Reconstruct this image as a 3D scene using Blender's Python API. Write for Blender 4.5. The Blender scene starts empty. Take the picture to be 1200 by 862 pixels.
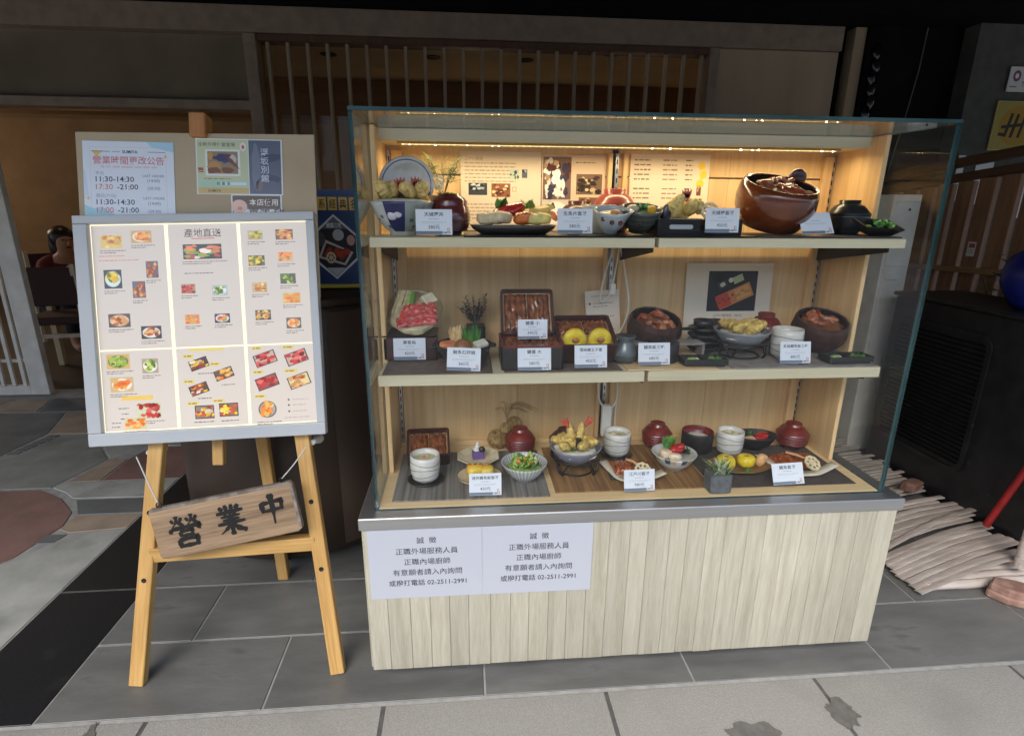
import bpy, bmesh, math, random
from mathutils import Vector, Matrix, Euler, noise
from mathutils.geometry import tessellate_polygon
R = math.radians
sc = bpy.context.scene
COL = sc.collection

# ------------------------------------------------------------------ camera
cam_d = bpy.data.cameras.new('camera'); cam = bpy.data.objects.new('camera', cam_d); COL.objects.link(cam)
cam_d.sensor_fit = 'HORIZONTAL'; cam_d.sensor_width = 36; cam_d.lens = 19.421
cam_d.clip_start = .02; cam_d.clip_end = 800
yaw, pitch, roll = 0.0857629703, -0.283819236, 0.0077940225
f0 = Vector((math.sin(yaw)*math.cos(pitch), math.cos(yaw)*math.cos(pitch), math.sin(pitch)))
r0 = Vector((math.cos(yaw), -math.sin(yaw), 0)); u0 = r0.cross(f0)
rr = math.cos(roll)*r0+math.sin(roll)*u0; uu = -math.sin(roll)*r0+math.cos(roll)*u0
cm = Matrix((rr, uu, -f0)).transposed().to_4x4(); cm.translation = Vector((0.272876, -1.276002, 1.299727))
cam.matrix_world = cm
sc.camera = cam
# ------------------------------------------------------------------ world, sun, exposure
EXPO = 1.55
w = bpy.data.worlds.new('World'); sc.world = w; w.use_nodes = True
nt = w.node_tree; nt.nodes.clear()
wo = nt.nodes.new('ShaderNodeOutputWorld'); bg = nt.nodes.new('ShaderNodeBackground'); sky = nt.nodes.new('ShaderNodeTexSky')
sky.sky_type = 'NISHITA'; sky.sun_disc = False
SUN_EL, SUN_AZ = R(48), R(205)      # azimuth measured from +Y clockwise: behind the camera, to its left
sky.sun_elevation = SUN_EL; sky.sun_rotation = SUN_AZ
sky.air_density = 1.0; sky.dust_density = 1.6; sky.ozone_density = 1.0
bg.inputs['Strength'].default_value = 0.12
nt.links.new(sky.outputs[0], bg.inputs[0]); nt.links.new(bg.outputs[0], wo.inputs[0])
sun_d = bpy.data.lights.new('sun', 'SUN'); sun = bpy.data.objects.new('sun', sun_d); COL.objects.link(sun)
sun_d.energy = 1.1; sun_d.angle = R(40); sun_d.color = (1, .98, .95)
sdir = Vector((math.sin(SUN_AZ)*math.cos(SUN_EL), math.cos(SUN_AZ)*math.cos(SUN_EL), math.sin(SUN_EL)))
sun.rotation_euler = sdir.to_track_quat('Z', 'Y').to_euler(); sun.location = (0, -6, 6)
vs = sc.view_settings; vs.view_transform = 'Standard'; vs.look = 'None'; vs.gamma = 1; vs.exposure = EXPO
vs.use_curve_mapping = False
sc.render.engine = 'CYCLES'; cy = sc.cycles
cy.use_denoising = True; cy.max_bounces = 10; cy.diffuse_bounces = 6; cy.glossy_bounces = 4
cy.transparent_max_bounces = 24; cy.transmission_bounces = 6; cy.sample_clamp_indirect = 6; cy.blur_glossy = 0.5
EM = 1/2**EXPO

# ------------------------------------------------------------------ helpers
def S(r, g, b):
    def l(c):
        c /= 255
        return c/12.92 if c <= .04045 else ((c+.055)/1.055)**2.4
    return (l(r), l(g), l(b), 1)
def mixc(a, b, t): return tuple(a[i]*(1-t)+b[i]*t for i in range(3))+(1,)

class MB:
    def __init__(s): s.v = []; s.f = []; s.c = []; s.sm = []; s.mi = []
    def add(s, vs, fs, col=(1, 1, 1, 1), smooth=False, mi=0, M=None):
        o = len(s.v)
        if M is not None: vs = [M @ Vector(p) for p in vs]
        s.v += [tuple(p) for p in vs]
        for i, f in enumerate(fs):
            s.f.append(tuple(o+k for k in f)); s.c.append(col[i] if isinstance(col, list) else col); s.sm.append(smooth); s.mi.append(mi)
        return s
    def box(s, x0, x1, y0, y1, z0, z1, col=(1, 1, 1, 1), M=None, mi=0):
        v = [(x0,y0,z0),(x1,y0,z0),(x1,y1,z0),(x0,y1,z0),(x0,y0,z1),(x1,y0,z1),(x1,y1,z1),(x0,y1,z1)]
        return s.add(v, [(3,2,1,0),(4,5,6,7),(0,1,5,4),(1,2,6,5),(2,3,7,6),(3,0,4,7)], col, False, mi, M)
    def beam(s, a, b, wx, wy, col=(1,1,1,1), up=(0,0,1), mi=0):
        a = Vector(a); b = Vector(b); z = (b-a).normalized(); x = Vector(up).cross(z)
        if x.length < 1e-4: x = Vector((1,0,0))
        x.normalize(); y = z.cross(x)
        M = Matrix((x, y, z)).transposed().to_4x4(); M.translation = a
        return s.box(-wx/2, wx/2, -wy/2, wy/2, 0, (b-a).length, col, M, mi)
    def tube(s, pts, r, n=8, col=(1,1,1,1), caps=True, smooth=True, mi=0):
        pts = [Vector(p) for p in pts]; V = []; F = []
        rs = r if isinstance(r, (list, tuple)) else [r]*len(pts)
        px = None
        for i, p in enumerate(pts):
            t = (pts[min(i+1, len(pts)-1)]-pts[max(i-1, 0)]).normalized()
            if px is None: px = t.orthogonal().normalized()
            else:
                px = px-t*px.dot(t)
                px = px.normalized() if px.length > 1e-5 else t.orthogonal().normalized()
            py = t.cross(px)
            for k in range(n):
                a = 2*math.pi*k/n; V.append(p+(px*math.cos(a)+py*math.sin(a))*rs[i])
        for i in range(len(pts)-1):
            for k in range(n):
                k2 = (k+1) % n; F.append((i*n+k, i*n+k2, (i+1)*n+k2, (i+1)*n+k))
        s.add(V, F, col, smooth, mi)
        if caps:
            s.add(V[:n], [tuple(range(n))[::-1]], col, False, mi); s.add(V[-n:], [tuple(range(n))], col, False, mi)
        return s
    def lathe(s, prof, n=32, col=(1,1,1,1), smooth=True, M=None, mi=0, ex=1, ey=1, sq=None):
        V = []; F = []; m = len(prof)
        for k in range(n):
            a = 2*math.pi*k/n; ca, sa = math.cos(a), math.sin(a)
            if sq:
                q = (abs(ca)**sq+abs(sa)**sq)**(-1/sq); ca *= q; sa *= q
            for r, z in prof: V.append((r*ca*ex, r*sa*ey, z))
        cl = []
        for k in range(n):
            k2 = (k+1) % n
            for j in range(m-1):
                F.append((k*m+j, k2*m+j, k2*m+j+1, k*m+j+1)); cl.append(col[j] if isinstance(col, list) else col)
        return s.add(V, F, cl, smooth, mi, M)
    def sup(s, c, rad, e=1.0, col=(1,1,1,1), rot=None, nz=0, seed=0, nu=14, nv=9, fr=40, var=0, smooth=True):
        """superellipsoid with optional noise: rounded slabs, blobs, rolls"""
        V = []; F = []; cl = []
        sg = lambda t: math.copysign(abs(t)**e, t)
        M = Matrix.Translation(c) @ (Euler(rot).to_matrix().to_4x4() if rot else Matrix.Identity(4))
        for j in range(nv+1):
            b = -math.pi/2+math.pi*j/nv
            for k in range(nu):
                a = 2*math.pi*k/nu
                p = Vector((sg(math.cos(b))*sg(math.cos(a))*rad[0], sg(math.cos(b))*sg(math.sin(a))*rad[1], sg(math.sin(b))*rad[2]))
                if nz: p *= 1+nz*noise.noise(p*fr+Vector((seed*7.1, seed*3.3, 0)))
                V.append(p)
        for j in range(nv):
            for k in range(nu):
                k2 = (k+1) % nu; F.append((j*nu+k, j*nu+k2, (j+1)*nu+k2, (j+1)*nu+k))
                if var:
                    t = noise.noise(V[j*nu+k]*fr*.8+Vector((0, seed*5.7, 3)))*var
                    cl.append((max(0,col[0]*(1+t)), max(0,col[1]*(1+t)), max(0,col[2]*(1+t*1.2)), 1))
                else: cl.append(col)
        return s.add(V, F, cl, smooth, 0, M)
    def prism(s, pts, z0, z1, col=(1,1,1,1), M=None, mi=0):
        n = len(pts); V = [(x, y, z0) for x, y in pts]+[(x, y, z1) for x, y in pts]
        F = [tuple(range(n))[::-1], tuple(range(n, 2*n))]+[(i, (i+1) % n, n+(i+1) % n, n+i) for i in range(n)]
        return s.add(V, F, col, False, mi, M)
    def leaf(s, base, d, ln, wd, col, curl=.3, seg=3, up=(0,0,1)):
        p = Vector(base); d = Vector(d).normalized(); sd = d.cross(Vector(up))
        if sd.length < .05: sd = Vector((1,0,0))
        sd.normalize(); V = []; 
        for i in range(seg+1):
            t = i/seg; ww = wd*math.sin(math.pi*(.18+.82*t))**.8 if t < 1 else .0006
            V += [p-sd*ww/2, p+sd*ww/2]
            p = p+d*ln/seg; d = (d-Vector((0,0,1))*curl/seg).normalized()
        F = [(2*i, 2*i+1, 2*i+3, 2*i+2) for i in range(seg)]
        return s.add(V, F, col, True)
    def holed(s, outer, holes, z0, z1, col, M=None):
        for z, flip in ((z1, False), (z0, True)):
            polys = [[Vector((x, y, z)) for x, y in outer]]+[[Vector((x, y, z)) for x, y in h][::-1] for h in holes]
            flat = [p for q in polys for p in q]
            tr = tessellate_polygon(polys)
            s.add(flat, [t if not flip else t[::-1] for t in tr], col, False, 0, M)
        for q in [outer]+holes:
            n = len(q); V = [(x,y,z0) for x,y in q]+[(x,y,z1) for x,y in q]
            s.add(V, [(i,(i+1)%n,n+(i+1)%n,n+i) for i in range(n)], col, False, 0, M)
        return s
    def mesh(s, name, mats, bevel=0, seg=1, normals=True):
        me = bpy.data.meshes.new(name); me.from_pydata(s.v, [], s.f)
        for m in (mats if isinstance(mats, (list, tuple)) else [mats]): me.materials.append(m)
        me.polygons.foreach_set('use_smooth', s.sm); me.polygons.foreach_set('material_index', s.mi)
        at = me.color_attributes.new('Col', 'FLOAT_COLOR', 'CORNER'); buf = []
        for f, c in zip(s.f, s.c): buf += list(c)*len(f)
        at.data.foreach_set('color', buf)
        if normals or bevel:
            bm = bmesh.new(); bm.from_mesh(me)
            if normals: bmesh.ops.recalc_face_normals(bm, faces=bm.faces)
            if bevel:
                es = [e for e in bm.edges if len(e.link_faces) == 2 and e.calc_face_angle(0) > R(35)]
                bmesh.ops.bevel(bm, geom=es, offset=bevel, segments=seg, affect='EDGES', profile=.6, clamp_overlap=True)
            bm.to_mesh(me); bm.free()
        me.update(); return me

def link(name, data, parent=None, loc=(0,0,0), rot=(0,0,0)):
    o = bpy.data.objects.new(name, data); COL.objects.link(o); o.location = loc; o.rotation_euler = rot
    if parent is not None: o.parent = parent
    return o
def obj(name, mb, mats, parent=None, loc=(0,0,0), rot=(0,0,0), bevel=0, seg=1, normals=True):
    return link(name, mb.mesh(name, mats, bevel, seg, normals), parent, loc, rot)
def tag(o, label=None, cat=None, group=None, kind=None):
    if label: o['label'] = label
    if cat: o['category'] = cat
    if group: o['group'] = group
    if kind: o['kind'] = kind
    return o
def thing(name, label, cat, loc=(0,0,0), rot=(0,0,0), group=None):
    return tag(link(name, None, None, loc, rot), label, cat, group)
def setting(name, label, mb=None, mats=None, cat=None, **k):
    o = obj(name, mb, mats, **k) if mb else link(name, None)
    return tag(o, label, cat or name.replace('_', ' '), kind='structure')

# ------------------------------------------------------------------ materials
MATS = {}
def base_mat(name):
    m = bpy.data.materials.new(name); m.use_nodes = True; t = m.node_tree; t.nodes.clear()
    o = t.nodes.new('ShaderNodeOutputMaterial'); MATS[name] = m
    return m, t, o
def N(t, typ, **k):
    n = t.nodes.new(typ)
    for a, b in k.items(): setattr(n, a, b)
    return n
def mat(name, c1, c2=None, rough=.5, scale=6, stretch=(1,1,1), detail=4, bump=0, bscale=60, metal=0, spec=.5, coat=0,
        var=0, vcol=False, emit=0, distort=0, rvar=0, contrast=(.35,.65), stain=None, stain_scale=3, stain_at=(.55,.7), offset=False):
    m, t, o = base_mat(name); b = N(t, 'ShaderNodeBsdfPrincipled'); L = t.links.new
    c1 = tuple(c1)[:3]+(1,); c2 = tuple(c2)[:3]+(1,) if c2 else None
    b.inputs['Roughness'].default_value = rough; b.inputs['Metallic'].default_value = metal
    b.inputs['Specular IOR Level'].default_value = spec; b.inputs['Coat Weight'].default_value = coat; b.inputs['Coat Roughness'].default_value = .08
    tc = N(t, 'ShaderNodeTexCoord'); mp = N(t, 'ShaderNodeMapping'); mp.inputs['Scale'].default_value = stretch
    L(tc.outputs['Object'], mp.inputs['Vector'])
    oi = N(t, 'ShaderNodeObjectInfo')
    vec = mp.outputs['Vector']
    if offset or var:
        ad = N(t, 'ShaderNodeVectorMath', operation='MULTIPLY_ADD')
        cb = N(t, 'ShaderNodeCombineXYZ')
        for i in range(3): L(oi.outputs['Random'], cb.inputs[i])
        L(cb.outputs[0], ad.inputs[0]); ad.inputs[1].default_value = (37, 91, 53); L(vec, ad.inputs[2]); vec = ad.outputs[0]
    nz = N(t, 'ShaderNodeTexNoise'); nz.inputs['Scale'].default_value = scale; nz.inputs['Detail'].default_value = detail
    nz.inputs['Distortion'].default_value = distort; L(vec, nz.inputs['Vector'])
    if vcol:
        at = N(t, 'ShaderNodeAttribute'); at.attribute_name = 'Col'; col = at.outputs['Color']
        if c2:
            mx = N(t, 'ShaderNodeMix', data_type='RGBA', blend_type='MULTIPLY'); mx.inputs[0].default_value = 1
            rp = N(t, 'ShaderNodeMapRange'); rp.inputs['From Min'].default_value = .3; rp.inputs['From Max'].default_value = .7
            rp.inputs['To Min'].default_value = c2[0]; rp.inputs['To Max'].default_value = 1.0; L(nz.outputs[0], rp.inputs[0])
            L(col, mx.inputs[6]); L(rp.outputs[0], mx.inputs[7]); col = mx.outputs[2]
    elif c2:
        rp = N(t, 'ShaderNodeValToRGB'); rp.color_ramp.elements[0].position = contrast[0]; rp.color_ramp.elements[1].position = contrast[1]
        rp.color_ramp.elements[0].color = c1; rp.color_ramp.elements[1].color = c2
        L(nz.outputs[0], rp.inputs[0]); col = rp.outputs[0]
    else:
        rg = N(t, 'ShaderNodeRGB'); rg.outputs[0].default_value = c1; col = rg.outputs[0]
    if stain:
        n2 = N(t, 'ShaderNodeTexNoise'); n2.inputs['Scale'].default_value = stain_scale; n2.inputs['Detail'].default_value = 6
        L(tc.outputs['Object'], n2.inputs['Vector']) if not (offset or var) else L(vec, n2.inputs['Vector'])
        r2 = N(t, 'ShaderNodeMapRange'); r2.inputs['From Min'].default_value = stain_at[0]; r2.inputs['From Max'].default_value = stain_at[1]
        L(n2.outputs[0], r2.inputs[0])
        mx = N(t, 'ShaderNodeMix', data_type='RGBA'); L(r2.outputs[0], mx.inputs[0]); L(col, mx.inputs[6]); mx.inputs[7].default_value = tuple(stain)[:3]+(1,)
        col = mx.outputs[2]
    if var:
        hs = N(t, 'ShaderNodeHueSaturation'); mr = N(t, 'ShaderNodeMapRange'); mr.inputs['To Min'].default_value = 1-var; mr.inputs['To Max'].default_value = 1+var
        L(oi.outputs['Random'], mr.inputs[0]); L(mr.outputs[0], hs.inputs['Value']); L(col, hs.inputs['Color']); col = hs.outputs[0]
    L(col, b.inputs['Base Color'])
    if emit: L(col, b.inputs['Emission Color']); b.inputs['Emission Strength'].default_value = emit*EM
    if rvar:
        mr = N(t, 'ShaderNodeMapRange'); mr.inputs['To Min'].default_value = max(0, rough-rvar); mr.inputs['To Max'].default_value = rough+rvar
        L(nz.outputs[0], mr.inputs[0]); L(mr.outputs[0], b.inputs['Roughness'])
    if bump:
        bn = N(t, 'ShaderNodeBump'); bn.inputs['Strength'].default_value = bump; bn.inputs['Distance'].default_value = .002
        n3 = N(t, 'ShaderNodeTexNoise'); n3.inputs['Scale'].default_value = bscale; n3.inputs['Detail'].default_value = 5; L(vec, n3.inputs['Vector'])
        L(n3.outputs[0], bn.inputs['Height']); L(bn.outputs[0], b.inputs['Normal'])
    L(b.outputs[0], o.inputs['Surface']); return m
def wood(name, c1, c2, axis=2, scale=30, rough=.5, var=.06, long=.06, bump=.15, coat=0, rings=True, dirt=None):
    st = [1, 1, 1]; st[axis] = long
    m, t, o = base_mat(name); b = N(t, 'ShaderNodeBsdfPrincipled'); L = t.links.new
    tc = N(t, 'ShaderNodeTexCoord'); mp = N(t, 'ShaderNodeMapping'); mp.inputs['Scale'].default_value = st; L(tc.outputs['Object'], mp.inputs['Vector'])
    oi = N(t, 'ShaderNodeObjectInfo'); cb = N(t, 'ShaderNodeCombineXYZ'); [L(oi.outputs['Random'], cb.inputs[i]) for i in range(3)]
    ad = N(t, 'ShaderNodeVectorMath', operation='MULTIPLY_ADD'); L(cb.outputs[0], ad.inputs[0]); ad.inputs[1].default_value = (7, 13, 11); L(mp.outputs[0], ad.inputs[2])
    n1 = N(t, 'ShaderNodeTexNoise'); n1.inputs['Scale'].default_value = scale; n1.inputs['Detail'].default_value = 6; n1.inputs['Roughness'].default_value = .65
    n1.inputs['Distortion'].default_value = .6 if rings else .1; L(ad.outputs[0], n1.inputs['Vector'])
    n2 = N(t, 'ShaderNodeTexNoise'); n2.inputs['Scale'].default_value = scale*7; n2.inputs['Detail'].default_value = 3; L(ad.outputs[0], n2.inputs['Vector'])
    ma = N(t, 'ShaderNodeMath', operation='MULTIPLY_ADD'); L(n2.outputs[0], ma.inputs[0]); ma.inputs[1].default_value = .45; L(n1.outputs[0], ma.inputs[2])
    rp = N(t, 'ShaderNodeValToRGB'); rp.color_ramp.elements[0].position = .5; rp.color_ramp.elements[1].position = .95
    rp.color_ramp.elements[0].color = tuple(c1)[:3]+(1,); rp.color_ramp.elements[1].color = tuple(c2)[:3]+(1,); L(ma.outputs[0], rp.inputs[0]); col = rp.outputs[0]
    if dirt:
        sx = N(t, 'ShaderNodeSeparateXYZ'); L(tc.outputs['Object'], sx.inputs[0])
        n3 = N(t, 'ShaderNodeTexNoise'); n3.inputs['Scale'].default_value = 9; n3.inputs['Detail'].default_value = 5; L(ad.outputs[0], n3.inputs['Vector'])
        mr = N(t, 'ShaderNodeMapRange'); mr.inputs['From Min'].default_value = dirt[1]; mr.inputs['From Max'].default_value = dirt[0]; L(sx.outputs[2], mr.inputs[0])
        m2 = N(t, 'ShaderNodeMath', operation='MULTIPLY'); L(mr.outputs[0], m2.inputs[0]); L(n3.outputs[0], m2.inputs[1])
        mx = N(t, 'ShaderNodeMix', data_type='RGBA', blend_type='MULTIPLY'); L(m2.outputs[0], mx.inputs[0]); L(col, mx.inputs[6]); mx.inputs[7].default_value = tuple(dirt[2])+(1,); col = mx.outputs[2]
    if var:
        hs = N(t, 'ShaderNodeHueSaturation'); mr = N(t, 'ShaderNodeMapRange'); mr.inputs['To Min'].default_value = 1-var; mr.inputs['To Max'].default_value = 1+var
        L(oi.outputs['Random'], mr.inputs[0]); L(mr.outputs[0], hs.inputs['Value']); L(col, hs.inputs['Color']); col = hs.outputs[0]
    L(col, b.inputs['Base Color']); b.inputs['Roughness'].default_value = rough; b.inputs['Coat Weight'].default_value = coat
    bn = N(t, 'ShaderNodeBump'); bn.inputs['Strength'].default_value = bump; bn.inputs['Distance'].default_value = .001; L(ma.outputs[0], bn.inputs['Height']); L(bn.outputs[0], b.inputs['Normal'])
    L(b.outputs[0], o.inputs['Surface']); return m
def glass(name, tint=(1,1,1), f0=.045, rough=0):
    m, t, o = base_mat(name); L = t.links.new
    tr = N(t, 'ShaderNodeBsdfTransparent'); tr.inputs[0].default_value = tuple(tint)+(1,)
    gl = N(t, 'ShaderNodeBsdfGlossy'); gl.inputs['Roughness'].default_value = rough; gl.inputs[0].default_value = (1,1,1,1)
    lw = N(t, 'ShaderNodeLayerWeight'); lw.inputs['Blend'].default_value = .5
    pw = N(t, 'ShaderNodeMath', operation='POWER'); L(lw.outputs['Facing'], pw.inputs[0]); pw.inputs[1].default_value = 5
    ma = N(t, 'ShaderNodeMath', operation='MULTIPLY_ADD'); L(pw.outputs[0], ma.inputs[0]); ma.inputs[1].default_value = 1-f0; ma.inputs[2].default_value = f0
    mx = N(t, 'ShaderNodeMixShader'); L(ma.outputs[0], mx.inputs[0]); L(tr.outputs[0], mx.inputs[1]); L(gl.outputs[0], mx.inputs[2]); L(mx.outputs[0], o.inputs['Surface'])
    return m
def emitter(name, col, st):
    m, t, o = base_mat(name); e = N(t, 'ShaderNodeEmission'); e.inputs[0].default_value = tuple(col)[:3]+(1,); e.inputs[1].default_value = st*EM
    t.links.new(e.outputs[0], o.inputs['Surface']); return m

food = mat('food', (1,1,1), (.72,.72,.72), rough=.38, vcol=True, scale=70, bump=.35, bscale=160, spec=.5)
sauce = mat('sauced_food', (1,1,1), (.45,.45,.45), rough=.22, vcol=True, scale=55, bump=.6, bscale=120, coat=.5)
crisp = mat('batter', (1,1,1), (.7,.7,.7), rough=.6, vcol=True, scale=90, bump=.9, bscale=180)
plant = mat('plant', (1,1,1), (.6,.6,.6), rough=.5, vcol=True, scale=40)
printm = mat('print', (1,1,1), rough=.6, vcol=True, spec=.3)
gloss_print = mat('laminated_print', (1,1,1), rough=.3, vcol=True, spec=.5)
backlit = mat('backlit_print', (1,1,1), rough=.25, vcol=True, emit=.27)
ceramic = mat('ceramic', (1,1,1), (.82,.82,.82), rough=.18, vcol=True, scale=30, spec=.5)
stone_c = mat('stoneware', (1,1,1), (.6,.6,.6), rough=.45, vcol=True, scale=45, bump=.2, bscale=90)
lacq_red = mat('red_lacquer', S(118,34,28), S(92,24,20), rough=.24, scale=20, coat=.3)
lacq_brown = mat('brown_lacquer', S(74,34,28), S(56,26,22), rough=.3, scale=20, coat=.12)
lacq_black = mat('black_lacquer', S(28,23,22), S(20,17,17), rough=.3, scale=20, coat=.1)
iron = mat('black_wire', S(32,30,29), S(44,42,40), rough=.45, scale=60, metal=.3)
matte_black = mat('matte_black', S(38,36,36), S(28,27,27), rough=.55, scale=40, bump=.1)
acrylic = glass('acrylic', (.97,.98,1), .05)
pane = glass('showcase_glass', (.985,.995,.99), .014)
pane_edge = mat('glass_edge', S(60,88,88), S(42,66,68), rough=.12, scale=5, spec=.6)
clear_bowl = glass('clear_bowl', (.9,.93,.9), .07)
steel = mat('brushed_steel', (.62,.62,.61), (.54,.54,.53), rough=.46, scale=40, stretch=(.03,1,1), metal=1, rvar=.06, bump=.05, bscale=300)
alu = mat('aluminium', (.6,.6,.6), rough=.35, metal=1)
blonde = wood('blonde_wood', S(206,164,108), S(230,196,144), axis=2, scale=16, rough=.5, var=.03, long=.04)
blonde_x = wood('blonde_wood_long', S(205,172,122), S(228,200,152), axis=0, scale=16, rough=.5, var=.03, long=.04)
laminate = wood('pale_laminate', S(190,178,146), S(206,196,166), axis=0, scale=20, rough=.55, var=.02, long=.03, bump=.05)
washed = wood('whitewashed_plank', S(174,165,142), S(204,197,175), axis=2, scale=46, rough=.7, var=.085, long=.06, bump=.6, dirt=(.0,.3,(.62,.62,.64)))
easel_wood = wood('honey_pine', S(178,132,70), S(222,178,108), axis=2, scale=22, rough=.42, var=.04, long=.05, coat=.15)
easel_wood_x = wood('honey_pine_rail', S(178,132,70), S(222,178,108), axis=0, scale=22, rough=.42, var=.04, long=.05, coat=.15)
old_board = wood('weathered_board', S(116,92,68), S(182,152,118), axis=0, scale=24, rough=.75, var=0, long=.06, bump=.6)
old_edge = mat('worn_grey_edge', S(150,140,128), S(110,98,86), rough=.8, scale=40)
dark_wood = wood('dark_wood', S(66,44,30), S(96,66,46), axis=2, scale=26, rough=.55, var=.1, long=.05)
dark_wood_y = wood('dark_wood_rail', S(70,46,32), S(100,70,48), axis=1, scale=26, rough=.5, var=.06, long=.05)
frame_brown = mat('brown_frame', S(142,124,106), S(126,110,94), rough=.5, scale=14)
panel_tan = mat('tan_panel', S(166,146,120), S(152,133,109), rough=.6, scale=5, stretch=(1,1,.2))
black_paint = mat('black_paint', S(17,17,18), S(10,10,11), rough=.9, spec=.12, scale=9, bump=.1, bscale=200)
black_gloss = mat('scuffed_black', S(24,24,25), S(36,36,37), rough=.42, scale=14, bump=.25, bscale=220, stain=S(92,90,88), stain_scale=16, stain_at=(.69,.74))
white_paint = mat('white_paint', S(222,216,204), S(206,199,186), rough=.5, scale=10)
slate = mat('slate_tile', S(98,97,93), S(114,113,108), rough=.42, scale=5, stretch=(1,3,1), var=.1, bump=.3, bscale=40, rvar=.1, stain=S(74,73,70), stain_scale=5, stain_at=(.62,.75))
concrete = mat('concrete_slab', S(138,135,127), S(154,150,141), rough=.8, scale=240, detail=8, var=.03, bump=.5, bscale=260, stain=S(124,121,114), stain_scale=2.5, stain_at=(.5,.8))
wet = mat('wet_concrete', S(96,94,89), S(112,109,103), rough=.35, scale=50, bump=.3, bscale=150)
black_stone = mat('black_granite', S(20,21,23), S(32,33,35), rough=.42, scale=120, detail=2, bump=.05, stain=S(48,48,49), stain_scale=7, stain_at=(.6,.8))
grout = mat('pale_grout', S(168,166,160), S(150,147,141), rough=.9, scale=30)
asphalt = mat('street_paving', S(150,148,143), S(164,161,155), rough=.9, scale=20)
pav = {k: mat('paving_'+k, S(*c), S(*[int(v*1.14) for v in c]), rough=.6, scale=7, bump=.4, bscale=50, stain=S(*[int(v*.82) for v in c]), stain_scale=5, stain_at=(.55,.8), var=.04)
       for k, c in dict(grey=(128,128,120), light=(156,155,146), dark=(98,99,96), red=(126,96,86), tan=(150,132,112)).items()}
plastic_white = mat('white_plastic', S(192,194,193), S(182,185,185), rough=.38, scale=4)
cardboard = mat('kraft_foam_board', S(192,172,140), S(182,163,132), rough=.75, scale=5)
drum_brown = mat('drum_brown', S(62,48,38), S(52,40,32), rough=.42, scale=4, stretch=(1,1,.15), coat=.1)
rope = mat('cord', S(206,204,198), rough=.8)
cable = mat('white_cable', S(226,220,206), rough=.45)
ink = mat('black_ink', S(14,12,11), S(26,22,19), rough=.5, scale=60, stain=S(110,94,78), stain_scale=30, stain_at=(.70,.74))
red_paint = mat('red_paint', S(168,38,38), S(140,30,30), rough=.4, scale=20)
blue_glaze = mat('blue_glaze', S(22,30,112), S(14,20,88), rough=.4, scale=8, coat=.1)
brick_red = mat('red_stone', S(140,102,86), S(172,138,122), rough=.9, scale=25, bump=.9, bscale=40)
bamboo = wood('dry_bamboo', S(162,146,132), S(212,200,188), axis=0, scale=30, rough=.6, var=.12, long=.05, bump=.3)
grey_wall = mat('grey_render', S(78,78,72), S(66,66,61), rough=.85, scale=12, bump=.3)

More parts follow.
